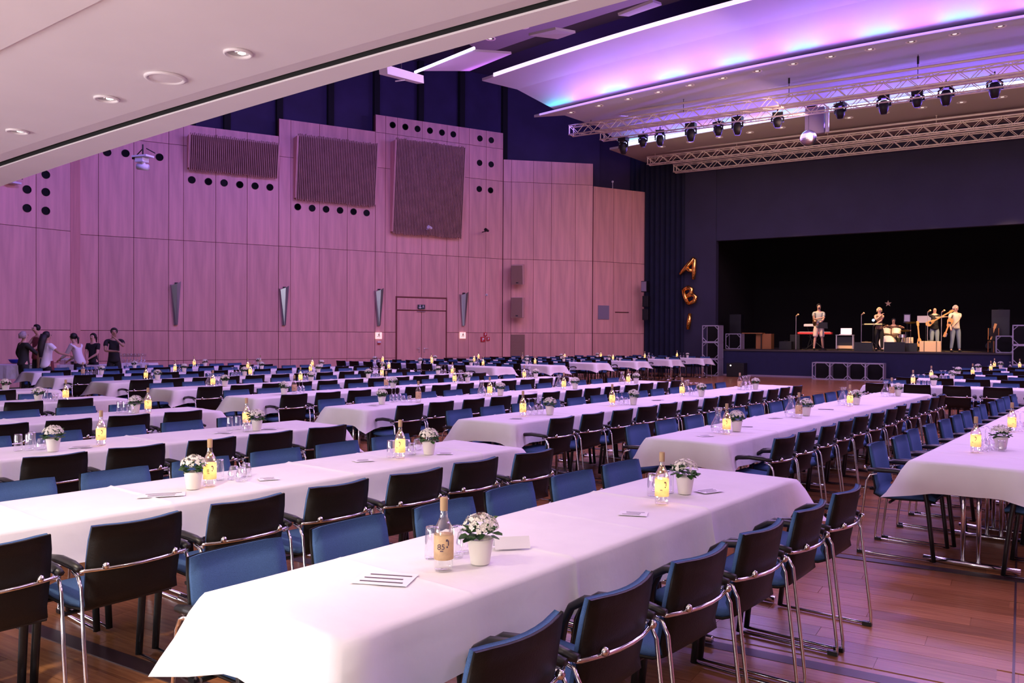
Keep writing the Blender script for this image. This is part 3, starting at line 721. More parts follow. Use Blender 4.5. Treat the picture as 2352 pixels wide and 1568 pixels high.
# moving lights under rear hall truss (px, py of the centre, size)
def moving(x, ytop, ybot, big, label, v=28.0):
    p = on_v(x, ytop, v); q = on_v(x, ybot, v); h = p.z-q.z
    t = thing('moving_light', label, 'moving light', (p.x, p.y, p.z), HALLROT+R(random.uniform(-25, 25)), 'black moving lights under the hall truss')
    h0 = h*.28; w = h*.25 if big else h*.31
    MB().box((0, 0, -h0*.5), (w*2.1, w*1.5, h0*.8)).build('base', M['fixture'], t, bevel=.01)
    y = MB()
    for s_ in (-1, 1): y.tube([(s_*w*.5, 0, -h0*.9), (s_*w*1.15, 0, -h0*1.2), (s_*w*1.15, 0, -h*.62)], w*.2, 6)
    y.build('yoke', M['fixture'], t)
    a_ = R(random.uniform(-25, 25)); hd = MB()
    hd.lathe([(.001, -h*.98), (w*.55, -h*.97), (w*.9, -h*.72), (w*.95, -h*.5), (w*.6, -h*.34), (.001, -h*.33)], 14); hd.build('head', M['fixture'], t, smooth=True)
    MB().tube([(0, 0, 0), (0, 0, .10)], .02, 6).build('clamp', M['fixture'], t)
MV = [(1432, 314, 355, 1), (1477, 308, 338, 0), (1516, 298, 336, 1), (1587, 282, 326, 1), (1650, 279, 313, 0), (1694, 267, 311, 1), (1786, 258, 294, 0), (1930, 236, 273, 0), (2030, 215, 263, 1), (2107, 209, 247, 0), (2173, 190, 243, 1), (2285, 172, 226, 1)]
for i, (x, a_, b_, big) in enumerate(MV):
    moving(x, a_, b_, big, 'black %s moving light, %s from left under the rear hall truss' % ('bullet-headed' if big else 'round-headed', ORD[i+1]))
# mirror ball and line array panel
t = thing('mirror_ball', 'silver faceted mirror ball hanging between the two truss pairs', 'mirror ball', on_v(1857, 317, 28.8), 0)
mb = MB(); mb.ball((0, 0, 0), .265, n=28); mb.build('ball', mat('mirror_facets', (.6, .6, .66), .3, 1), t)
MB().tube([(0, 0, .26), (0, 0, .9)], .006, 5).build('cord', M['fixture'], t)
t = thing('hanging_screen', 'dark grey flat panel hanging behind the mirror ball', 'panel', on_v(1872, 278, 29.2), HALLROT)
MB().box((0, 0, 0), (.62, .18, .88)).build('panel_body', M['grey'], t, bevel=.01); MB().box((.40, 0, .0), (.10, .12, .85)).build('side_rail', M['white'], t)
MB().box((-.1, 0, .55), (.32, .15, .16)).build('hanger_clamp', M['fixture'], t)

# ================================================================== STAGE FRAMES AND BALLOONS
def cubeframe(u, v, z, s, dep, label, grp):
    t = thing('frame_cube', label, 'frame', hall(u, v, z), HALLROT, grp); h = s/2; w = .035
    for dy in (-dep/2, dep/2):
        b_ = MB()
        for sx in (-1, 1): b_.box((sx*(h-w/2), dy, h), (w, w, s)); b_.box((0, dy, h+sx*(h-w/2)), (s, w, w))
        c = s*.27
        for sx in (-1, 1):
            for sz in (-1, 1): b_.tube([(sx*(h-.02), dy, h+sz*(h-c)), (sx*(h-c), dy, h+sz*(h-.02))], .014, 5)
        b_.build('face_frame', M['greyframe'], t)
    r = MB()
    for sx in (-1, 1):
        for sz in (-1, 1): r.box((sx*(h-w/2), 0, h+sz*(h-w/2)), (w, dep, w))
    r.build('rail', M['greyframe'], t)
    MB().box((0, dep/2-.05, h), (s-.08, .01, s-.08)).build('lining', M['blackdrape'], t)
    MB().box((h-.012, 0, h), (.01, dep-.06, s-.08)).build('side_panel', M['greyframe'], t)
pu = lambda x, y, v: (on_v(x, y, v).dot(B), on_v(x, y, v).z)
uT, _ = pu(1637, 800, 33.3); sT = .69
for k in range(3): cubeframe(uT, 33.3, k*sT, sT, .6, 'grey metal cube frame, %s one of the left tower beside the stage' % ['lowest', 'middle', 'top'][k], 'cube frames of the left tower')
u_, _ = pu(1688, 790, 35.0); cubeframe(u_, 35.0, SZ, .66, .5, 'single grey metal cube frame standing on the stage left corner', None)
for k in range(4):
    u_, _ = pu(1889+k*40.5, 850, 33.2); cubeframe(u_, 33.2, 0, .655, .55, 'grey metal cube frame, %s from left of four before the stage' % ORD[k+1], 'cube frames in front of the stage')
u_, _ = pu(2310, 795, 34.6); cubeframe(u_, 34.6, SZ, .62, .5, 'grey metal cube frame on the stage beside the right tower', None)
u_, _ = pu(2352, 795, 33.3)
for k in range(3): cubeframe(u_, 33.3, k*sT, sT, .6, 'grey metal cube frame, %s one of the right tower at picture edge' % ['lowest', 'middle', 'top'][k], 'cube frames of the right tower')
def balloon(x, y, paths, tilt, label, hgt, r=.10):
    p = on_v(x, y, 34.25); t = thing('foil_balloon', label, 'balloon', p, HALLROT, 'gold foil letter balloons'); T = Matrix.Rotation(R(tilt), 4, 'Y')
    b_ = MB()
    for pa in paths: b_.tube([T @ Vector((px*hgt, -.02, pz*hgt)) for px, pz in pa], [r*.75]+[r]*(len(pa)-2)+[r*.75], 10)
    b_.build('foil', M['gold'], t, smooth=True)
    MB().tube([(0, -.02, hgt*.5), (0, -.02, hgt*.5+.35)], .004, 4).build('string', M['fixture'], t)
balloon(1586, 614, [[(-.38, -.5), (-.2, -.05), (.0, .45), (.04, .48)], [(.38, -.5), (.22, -.05), (.06, .43), (.03, .48)], [(-.22, -.12), (0, -.14), (.22, -.12)]], 22, 'gold foil letter A balloon, uppermost on the navy pier', .86)
balloon(1584, 678, [[(-.26, -.45), (-.28, 0), (-.26, .45)], [(-.26, .45), (.1, .44), (.26, .28), (.14, .08), (-.2, .02)], [(-.2, .0), (.2, -.04), (.32, -.24), (.14, -.44), (-.26, -.45)]], -22, 'gold foil letter B balloon, middle one on the navy pier', .74)
balloon(1583, 738, [[(0, -.48), (0, 0), (0, .48)]], 7, 'gold foil letter I balloon, lowest one on the navy pier', .72, .11)


# ================================================================== TABLE ROWS
# (block, azimuth deg, end-corner data) -> centre line start, direction, length
TH, TW = .75, .72
ROWS = []
def row(name, phrase, az, o, n0, n1, kind):
    """o: sideways offset of the centre line, n0..n1: extent along the row direction"""
    d = Vector((math.sin(R(az)), math.cos(R(az)), 0)); q = Vector((math.cos(R(az)), -math.sin(R(az)), 0))
    ROWS.append(dict(name=name, phrase=phrase, d=d, q=q, s=q*o+d*n0, L=n1-n0, az=az, kind=kind)); return ROWS[-1]
row('T1', 'the nearest table', 39.18, -2.27, 1.57, 5.16, 'T')
row('T2', 'front block row two', 39.93, -4.53, -.2, 5.08, 'T')
row('T3', 'front block row three', 39.47, -6.80, -.2, 5.19, 'T')
row('T4', 'front block row four', 41.0, -9.20, 0.6, 5.0, 'T')
def row_far(name, phrase, az, FL, FR, back, kind='T'):
    a_, b_ = on_z(*FL, TH), on_z(*FR, TH); c = (a_+b_)/2; c.z = 0
    d = Vector((math.sin(R(az)), math.cos(R(az)), 0)); q = Vector((math.cos(R(az)), -math.sin(R(az)), 0))
    ROWS.append(dict(name=name, phrase=phrase, d=d, q=q, s=c-d*back, L=back, az=az, kind=kind)); return ROWS[-1]
row_far('T5', 'front block row five', 41, (243, 910.5), (280.6, 916), 3.4)
row_far('T6', 'front block row six', 41, (100, 892.7), (131, 896), 2.4)
row('U1', 'middle block row one', 38.48, -1.10, 6.53, 14.53, 'U')
row('U2', 'middle block row two', 38.06, -3.18, 6.48, 14.14, 'U')
row('U3', 'middle block row three', 37.79, -5.45, 6.61, 14.79, 'U')
row('U4', 'middle block row four', 37.82, -7.70, 6.66, 14.46, 'U')
row('U5', 'middle block row five', 38.73, -10.21, 6.68, 14.34, 'U')
row('U6', 'middle block row six', 38.84, -12.58, 6.78, 14.27, 'U')
row('U7', 'middle block row seven', 38.44, -15.04, 7.06, 14.54, 'U')
row('U8', 'middle block row eight', 39.2, -17.60, 6.95, 14.7, 'U')
a_ = on_z(240, 850.5, TH); d_ = Vector((math.sin(R(39.2)), math.cos(R(39.2)), 0)); q_ = Vector((math.cos(R(39.2)), -math.sin(R(39.2)), 0))
row('U9', 'middle block row nine', 39.2, -20.05, 7.5, 13.6, 'U')
def row_near(name, phrase, az, corner, side, L, kind, fwd):
    """corner: pixel of one end corner; side: +1/-1 where the centre line lies; fwd: +1 the row runs along az"""
    a_ = on_z(*corner, TH); a_.z = 0
    d = Vector((math.sin(R(az)), math.cos(R(az)), 0)); q = Vector((math.cos(R(az)), -math.sin(R(az)), 0))
    c = a_ + q*side*TW/2
    ROWS.append(dict(name=name, phrase=phrase, d=d, q=q, s=c, L=L, az=az, kind=kind)); return ROWS[-1]
# rear block: rows that start at their right end and run away to the left (azimuth 309)
WN = ['one', 'two', 'three', 'four', 'five', 'six']
for i, (c, L) in enumerate([((1136, 845), 6.3), ((1262, 841), 6.3), ((1367.5, 835.7), 6.3), ((1461, 831.5), 6.3), ((1540, 827), 5.6), ((1613, 824), 3.9)]):
    row_near('W%d' % (i+1), 'rear block row '+WN[i], 309, c, 1, L, 'W', 1)
for i, (c, L) in enumerate([((2003, 880.5), 5.6), ((2070, 867.5), 5.6), ((2128, 858.5), 5.6), ((2192, 850.5), 5.6), ((2255, 844), 5.4)]):
    row_near('X%d' % (i+1), 'right block row '+WN[i], 124, c, 1, L, 'X', 1)
RN = {r['name']: r for r in ROWS}

def clothmesh(L, seed):
    rnd = random.Random(seed); w, l = TW/2, L; step = .07; zt = TH+.012
    folds = [x for x in [1.22*k-.05 for k in range(1, 12)] if x < L-.3]
    # top grid
    ys = [.012+(l-.024)*j/int(L/.09) for j in range(int(L/.09)+1)]
    for f_ in folds:
        for q_ in (f_, f_-.61):
            if q_ > .1: ys += [q_-.02, q_-.008, q_, q_+.008, q_+.02]
    ys = sorted(set(round(y, 4) for y in ys)); ny = len(ys)-1; nx = 10; vs = []; fs = []
    def topz(x, y):
        z = zt + .0010*math.sin(x*9+seed)*math.sin(y*4.1+seed)
        for f_ in folds:
            z += .0075*math.exp(-((y-f_)/.009)**2)
            z += .0035*math.exp(-((y-f_+.61)/.009)**2)
        z += .003*max(0, 1-abs(x)/.06)
        return z
    for j in range(ny+1):
        for i in range(nx+1):
            x = -w+.012+(2*w-.024)*i/nx; y = ys[j]
            vs.append((x, y, topz(x, y)))
    for j in range(ny):
        for i in range(nx):
            a_ = j*(nx+1)+i; fs.append((a_, a_+1, a_+nx+2, a_+nx+1))
    # perimeter loop indices of the top
    per = [i for i in range(nx+1)]+[j*(nx+1)+nx for j in range(1, ny+1)]+[ny*(nx+1)+i for i in range(nx-1, -1, -1)]+[j*(nx+1) for j in range(ny-1, 0, -1)]
    N = len(per); rings = [per]
    drop = (.235 if seed == 3 else .212)+rnd.uniform(-.008, .008)
    ph = [rnd.uniform(0, 6) for _ in range(6)]
    levels = [(.012, .006), (.016, .022), (.018, .07), (.022, .13), (.028, .19), (.032, 1)]
    for li, (off, dz) in enumerate(levels):
        ring = []
        for k, vi in enumerate(per):
            x, y, z = vs[vi]
            nxv = (1 if x > w-.02 else (-1 if x < -w+.02 else 0)); nyv = (1 if y > l-.02 else (-1 if y < .02 else 0))
            # distance to the nearest corner along the loop
            dc = min(math.hypot(x-sx*w, y-sy) for sx in (-1, 1) for sy in (0, l)); cr = math.exp(-(dc/.10)**2)
            f_ = min(1, dz/.235) if dz != 1 else 1
            dd = dz if dz != 1 else drop + .010*math.sin((x+y)*5.3+ph[0])
            s_ = x if nyv else y
            fo = .010*f_*(math.sin(s_*13+ph[1])+.6*math.sin(s_*29+ph[2]))
            for q_ in folds: fo += (.020*f_*math.exp(-((s_-q_)/.014)**2)-.012*f_*math.exp(-((s_-q_-.05)/.03)**2)) if nxv else 0
            ox, oy = nxv*(off+fo+cr*.13*f_), nyv*(off+fo+cr*.13*f_)
            # towards a corner the cloth swings out along the diagonal
            if nyv and not nxv: ox += (1 if x > 0 else -1)*cr*.13*f_
            if nxv and not nyv: oy += (1 if y > l/2 else -1)*cr*.13*f_
            bx, by = nxv*w if nxv else x, (l if nyv > 0 else 0) if nyv else y
            ring.append(len(vs)); vs.append((bx+ox, by+oy, zt-dd-cr*.055*f_*(1 if li > 2 else .2)))
        rings.append(ring)
    for a_, b_ in zip(rings, rings[1:]):
        for k in range(N): k2 = (k+1) % N; fs.append((a_[k], b_[k], b_[k2], a_[k2]))
    return MB().add(vs, fs)
CLN = {'T': 'front block', 'U': 'middle block', 'W': 'rear block', 'X': 'right block'}
for i, r in enumerate(ROWS):
    rz = -R(r['az']); side = {'T1': 'brightly lit at its near end, nearest to the camera'}.get(r['name'])
    o = clothmesh(r['L'], i+3).build('tablecloth', M['cloth'], smooth=True); o.location = r['s']; o.rotation_euler = (0, 0, rz)
    tag(o, 'long white tablecloth covering '+r['phrase']+(', brightly lit at its near end' if i == 0 else ''), 'tablecloth', 'white tablecloths on the long tables')
    t = thing('banquet_table', 'long narrow table with chrome trestle legs under the cloth of '+r['phrase'], 'table', r['s'], rz, 'long banquet tables')
    L = r['L']; MB().box((0, L/2, TH-.0125-.001), (TW-.02, L-.03, .025)).build('tabletop', M['tabletop'], t)
    n = max(1, round(L/1.3)); seg = L/n
    for k in range(n):
        for e in (.16, seg-.16):
            y = k*seg+e
            if n > 1 and 0 < k < n-1 and e > 1: continue
            for sx in (-.05, .05): MB().tube([(sx, y, .045), (sx, y, TH-.03)], .016, 8).build('leg', M['chrome'], t, smooth=True)
            MB().tube([(-TW/2+.05, y, .025), (TW/2-.05, y, .025)], .022, 8).build('foot', M['chrome'], t, smooth=True)

# ================================================================== CHAIRS
def chair_parts():
    """faces +y (towards its table), origin on the floor below the seat"""
    P = []
    prof = [(-.275, .812), (-.262, .75), (-.245, .66), (-.228, .56), (-.215, .50), (-.19, .455), (-.145, .437), (-.05, .43), (.10, .437), (.20, .445), (.235, .435)]
    W_ = [.208, .216, .218, .216, .214, .214, .218, .226, .232, .230, .220]
    def sheet(off, th, ins, ends):
        vs = []; fs = []; nx = 8; pr = prof if not ends else prof
        np_ = len(pr)
        nrm = []
        for i in range(np_):
            a_ = Vector(pr[max(0, i-1)]); b_ = Vector(pr[min(np_-1, i+1)]); d = (b_-a_).normalized(); nrm.append(Vector((-d.y, d.x)))  # towards the sitter
        for side in (0, 1):
            for i, (y, z) in enumerate(pr):
                w = W_[i]-ins
                for k in range(nx+1):
                    x = -w+2*w*k/nx; cv = .038*(x/w)**2*(1 if z > .47 else .12)
                    zz = z - (.0 if i else .02*(1-abs(x/w)**2)*0) + (-.03*(1-(x/w)**2)*0)
                    o_ = off + side*th
                    if i in (0, np_-1) and ins: o_ = off+side*th*.6
                    if k in (0, nx) and ins: o_ = off+side*th*.55
                    p = Vector((y, zz)) + nrm[i]*o_
                    if i == 0: p.y += .008*(x/w)**2-ins*.5-.004*(x/w)**12
                    vs.append((x, p.x+cv, p.y))
        S = np_*(nx+1)
        for i in range(np_-1):
            for k in range(nx):
                a_ = i*(nx+1)+k; fs.append((a_, a_+nx+1, a_+nx+2, a_+1)); fs.append((a_+S, a_+1+S, a_+nx+2+S, a_+nx+1+S))
        for i in range(np_-1):
            for k, fl_ in ((0, 0), (nx, 1)):
                a_ = i*(nx+1)+k; q = (a_, a_+S, a_+S+nx+1, a_+nx+1); fs.append(q if not fl_ else q[::-1])
        for k in range(nx):
            for i, fl_ in ((0, 1), (np_-1, 0)):
                a_ = i*(nx+1)+k; q = (a_, a_+1, a_+S+1, a_+S); fs.append(q[::-1] if fl_ else q)
        return MB().add(vs, fs)
    P.append(('shell', sheet(0, .010, 0, 0).mesh('shell', M['shell'], True)))
    P.append(('upholstery', sheet(.011, .034, .006, 1).mesh('upholstery', M['blue'], True)))
    pts = [(.245*math.cos(PI*k/10), -.255+.055*(math.cos(PI*k/10))**2-.012, .628) for k in range(11)]
    b_ = MB().tube([(.252, -.175, .632)]+pts+[(-.252, -.175, .632)], .009, 6)
    for sx in (-.16, .16): b_.ball((sx, -.258, .645), .017, n=6)
    P.append(('back_bar', b_.mesh('back_bar', M['chrome'], True)))
    for s in (-1, 1):
        X = s*.252
        P.append(('armrest', MB().tube([(X, -.215, .640), (X, -.14, .648), (X, -.02, .652), (X, .08, .640), (X, .145, .60), (X, .18, .53), (X, .20, .42), (X, .225, .2), (X, .245, .012)],
            [.018, .024, .024, .023, .021, .021, .021, .020, .019], 8, flat=.8).mesh('armrest', M['blackplastic'], True)))
        P.append(('rear_leg', MB().tube([(X, -.15, .62), (X, -.20, .605), (X, -.225, .56), (X, -.285, .06), (X, -.285, .022), (X, -.25, .012), (X, .24, .012)], .0085, 7).mesh('rear_leg', M['chrome'], True)))
        P.append(('foot_cap', MB().box((X, -.265, .012), (.026, .05, .022)).mesh('foot_cap', M['blackplastic'])))
    P.append(('under_frame', MB().tube([(-.252, .19, .415), (.252, .19, .415)], .010, 6).tube([(-.252, -.06, .412), (.252, -.06, .412)], .010, 6).mesh('under_frame', M['blackplastic'])))
    return P
CH = chair_parts()
def make_chair():
    e = thing('armchair', 'x', 'chair')
    for n_, me in CH: link(n_, me, e)
    return e
chairs = []   # (distance, location, rotation, label)
BACK = -.275  # y of the back top in chair space
rc = random.Random(5)
def chair_row(r, side, y0, pitch, n, off=.70, drop=(), start=1, endw='near'):
    """side +1: on the +q side of the row (facing -q)"""
    for k in range(n):
        if k in drop: continue
        y = y0+k*pitch
        c = off-.275+rc.uniform(-.02, .02); jr = R(rc.uniform(-2.2, 2.2))
        p = r['s']+r['d']*(y+rc.uniform(-.012, .012))+r['q']*side*c
        f = -r['q']*side; rz = math.atan2(-f.x, f.y)+jr
        if r['kind'] in 'TU': sd = 'right' if side > 0 else 'left'
        elif r['kind'] == 'X': sd = 'camera' if side > 0 else 'stage'
        else: sd = 'wall' if side > 0 else 'camera'
        if r['kind'] == 'W': sd = 'wall' if side > 0 else 'camera'
        lab = 'blue armchair with black shell, %s from %s end, %s side of %s' % (ORD[k+start], endw, sd, r['phrase'])
        chairs.append((p.length, p, rz, lab))
chair_row(RN['T1'], -1, .27, .572, 6, .68)
chair_row(RN['T1'], 1, .26, .575, 6, .86)
for nm, y0 in (('T2', .26), ('T3', .3)):
    chair_row(RN[nm], -1, y0, .57, 9, .68); chair_row(RN[nm], 1, y0-.02, .58, 9, .86 if nm == 'T2' else .8)
for nm in ('T4', 'T5', 'T6'):
    r = RN[nm]; n = int((r['L']-.2)/.58); chair_row(r, -1, .3, .58, n, .68); chair_row(r, 1, .3, .58, n, .76)
r = RN['U1']; chair_row(r, -1, .36, .59, 13, .74); chair_row(r, 1, .3, .59, 4, .74)
for nm in ('U2', 'U3', 'U4', 'U5', 'U6', 'U7', 'U8', 'U9'):
    r = RN[nm]; n = int((r['L']-.1)/.585); chair_row(r, -1, .32, .585, n, .72); chair_row(r, 1, .38, .585, n, .76)
for nm in ('X1', 'X2', 'X3', 'X4', 'X5'):
    r = RN[nm]; n = int((r['L']-.1)/.62); chair_row(r, 1, .30, .62, n, .78, endw='left'); chair_row(r, -1, .34, .62, n, .74, endw='left')
for i in range(1, 7):
    r = RN['W%d' % i]; n = int((r['L']-.1)/.62); chair_row(r, -1, .95, .62, n-1, .80, endw='right'); chair_row(r, 1, .40, .62, n, .74, endw='right')
# single chairs turned towards the hall at the end of the rear rows
# drop those fully outside the frame
def inframe(p):
    q = p+Vector((0, 0, .4))-EYE; d = q.dot(FW)
    if d < .8: return False
    x = CX+FPX*q.dot(RT)/d; m = 420/d + 60
    return -m < x < 2352+m
chairs = [c for c in chairs if inframe(c[1])]
chairs.sort(key=lambda c: c[0])
proto = make_chair()
for i, (dd, p, rz, lab) in enumerate(chairs[:300]):
    o = proto if i == 0 else copy_tree(proto)
    o.location = p; o.rotation_euler = (0, 0, rz); o['label'] = lab; o['group'] = 'blue armchairs along the long tables'
if len(chairs) > 300:
    far = MB(); mats = []; 
    for n_, me in CH:
        m_ = me.materials[0]
        if m_ not in mats: mats.append(m_)
    va, fa, ma = [], [], []; nv = 0
    for dd, p, rz, lab in chairs[300:]:
        T = Matrix.Translation(p) @ Matrix.Rotation(rz, 4, 'Z')
        for n_, me in CH:
            co = np.empty(len(me.vertices)*3); me.vertices.foreach_get('co', co); co = co.reshape(-1, 3)
            Tm = np.array(T); co = co @ Tm[:3, :3].T + Tm[:3, 3]
            va.append(co); fa += [tuple(i_+nv for i_ in pl_.vertices) for pl_ in me.polygons]; ma += [mats.index(me.materials[0])]*len(me.polygons); nv += len(co)
    far.v = [tuple(x) for x in np.concatenate(va)]; far.f = fa; far.m = ma
    o = far.build('armchairs', mats, smooth=True); tag(o, 'remaining blue armchairs at the farthest tables near the wall and stage', 'chairs', kind='stuff')
print('chairs', len(chairs))

# ================================================================== TABLE SETTINGS
ZS = TH+.0155
def lathe_me(name, prof, n, m_): return MB().lathe(prof, n).mesh(name, m_, True)
# bottle: slim high-shouldered wine bottle, .31 m
BOT = lathe_me('glass_body', [(.034, .0), (.036, .008), (.037, .09), (.037, .145), (.033, .165), (.023, .184), (.016, .199), (.0140, .215), (.0135, .262)], 20, M['bottleglass'])
NECK = lathe_me('capsule', [(.0142, .226), (.0146, .228), (.0148, .270), (.013, .276), (.0001, .277)], 14, M['cork'])
LAB = lathe_me('paper_label', [(.0376, .044), (.0376, .136)], 20, M['label'])
LABMARK = MB()
for (x, z, w, h) in ((.012, .12, .008, .008), (.018, .11, .004, .02), (-.008, .08, .012, .004), (.013, .095, .006, .006)):
    a_ = x/.038; LABMARK.box((.0382*math.sin(a_), -.0382*math.cos(a_), z), (w, .0006, h), a_)
LABMARK = LABMARK.mesh('label_print', M['ink'])
def fairy(seed):
    rr = random.Random(seed); b_ = MB()
    for k in range(11):
        t = k*2.4+rr.uniform(-.4, .4); z = .02+k*.0165; rad = .026 if z < .155 else .010
        b_.ball((rad*math.cos(t), rad*math.sin(t), z), .0045, n=4)
    b_.ball((0, 0, .24), .003, n=4)
    return b_.mesh('fairy_lights', M['fairy'])
FA = [fairy(i) for i in range(3)]
POT = lathe_me('pot', [(.036, .0), (.038, .004), (.050, .085), (.053, .098), (.050, .100), (.046, .09), (.0001, .088)], 20, M['pot'])
def leaves(seed):
    rr = random.Random(seed); b_ = MB()
    for k in range(34):
        a_ = rr.uniform(0, 2*PI); r0 = rr.uniform(.012, .05); z = .10+rr.uniform(0, .05); l = rr.uniform(.035, .055); w = l*.42; tl = rr.uniform(-.35, .7)
        T = Matrix.Translation((r0*math.cos(a_), r0*math.sin(a_), z)) @ Matrix.Rotation(a_, 4, 'Z') @ Matrix.Rotation(-tl, 4, 'Y')
        b_.add([(0, 0, 0), (l*.4, -w, .004), (l*.85, -w*.6, .0), (l, 0, -.006), (l*.85, w*.6, 0), (l*.4, w, .004), (l*.5, 0, -.006)], [(0, 1, 6), (1, 2, 6), (2, 3, 6), (3, 4, 6), (4, 5, 6), (5, 0, 6)], 0, T)
    return b_.mesh('foliage', M['leaf'])
def blossoms(seed):
    rr = random.Random(seed); b_ = MB()
    for k in range(150):
        a_ = rr.uniform(0, 2*PI); ph = math.sqrt(rr.uniform(0, 1))*1.35; rad = .072
        p = Vector((rad*math.sin(ph)*math.cos(a_), rad*math.sin(ph)*math.sin(a_), .128+.062*math.cos(ph)+rr.uniform(-.006, .008)))
        T = Matrix.Translation(p) @ Matrix.Rotation(a_, 4, 'Z') @ Matrix.Rotation(ph, 4, 'Y') @ Matrix.Rotation(rr.uniform(0, 1.5), 4, 'Z'); s = rr.uniform(.0075, .0105)
        for q_ in range(4):
            T2 = T @ Matrix.Rotation(q_*PI/2, 4, 'Z')
            b_.add([(0, 0, 0), (s*.6, -s*.45, .002), (s*1.2, 0, .003), (s*.6, s*.45, .002)], [(0, 1, 2, 3)], 0, T2)
    return b_.mesh('blossoms', M['petal'])
LV = [leaves(i) for i in range(3)]; BL = [blossoms(i+9) for i in range(3)]
TALL = lathe_me('tall_glass', [(.030, .0), (.031, .01), (.028, .118), (.026, .126), (.0001, .127)], 14, M['glass'])
SHORT = lathe_me('tumbler', [(.036, .0), (.037, .006), (.034, .04), (.026, .078), (.022, .084), (.0001, .085)], 14, M['glass'])
WINE = lathe_me('wine_glass', [(.028, .0), (.034, .03), (.036, .055), (.030, .085), (.012, .105), (.004, .112), (.0035, .165), (.008, .176), (.034, .183), (.033, .186), (.0001, .187)], 14, M['glass'])
CARF = lathe_me('carafe', [(.045, .0), (.058, .012), (.066, .045), (.060, .085), (.038, .125), (.026, .155), (.025, .18), (.036, .215), (.046, .232)], 18, M['glass'])
WATER = None
def put(me_list, name, label, cat, p, group, rz=0, sc=1):
    if len(me_list) == 1:
        o = bpy.data.objects.new(name, me_list[0][1]); COL.objects.link(o); o.location = p; o.rotation_euler = (0, 0, rz); o.scale = (sc,)*3; tag(o, label, cat, group); return o
    t = thing(name, label, cat, p, rz, group); t.scale = (sc,)*3
    for n_, me in me_list:
        c = link(n_, me, t)
        if n_ in ('foliage', 'blossoms', 'fairy_lights'): c['kind'] = 'stuff'
    return t
def spot(r, x, y):
    """point on the table of row r seen at pixel x,y; pulled onto the cloth where the pixel is too coarse"""
    p = on_z(x, y, ZS); rel = p-r['s']; o = rel.dot(r['q']); a_ = rel.dot(r['d'])
    lim = TW/2-.09
    if abs(o) > lim:
        o = max(-lim, min(lim, o)); d = ray(x, y); d = Vector((d.x, d.y, 0)).normalized(); nrm = Vector((-d.y, d.x, 0))
        base = r['s']+r['q']*o; a_ = -(base.dot(nrm))/(r['d'].dot(nrm))
    a_ = max(.10, min(r['L']-.10, a_))
    q = r['s']+r['d']*a_+r['q']*o; q.z = ZS; return q
used = {}
def place(rn, x, y, rad):
    r = RN[rn]; p = spot(r, x, y)
    for _ in range(30):
        hit = [q for q, r2 in used.get(rn, []) if (q-p).length < rad+r2+.004]
        if not hit: break
        q = hit[0]; d = (p-q); d.z = 0
        if d.length < 1e-4: d = r['d'].copy()
        p2 = q + d.normalized()*(rad+[r2 for q2, r2 in used[rn] if q2 is q][0]+.006)
        rel = p2-r['s']; o = max(-TW/2+.06, min(TW/2-.06, rel.dot(r['q']))); a_ = max(.06, min(r['L']-.06, rel.dot(r['d'])+.004)); p = r['s']+r['d']*a_+r['q']*o; p.z = ZS
    used.setdefault(rn, []).append((p, rad)); return p
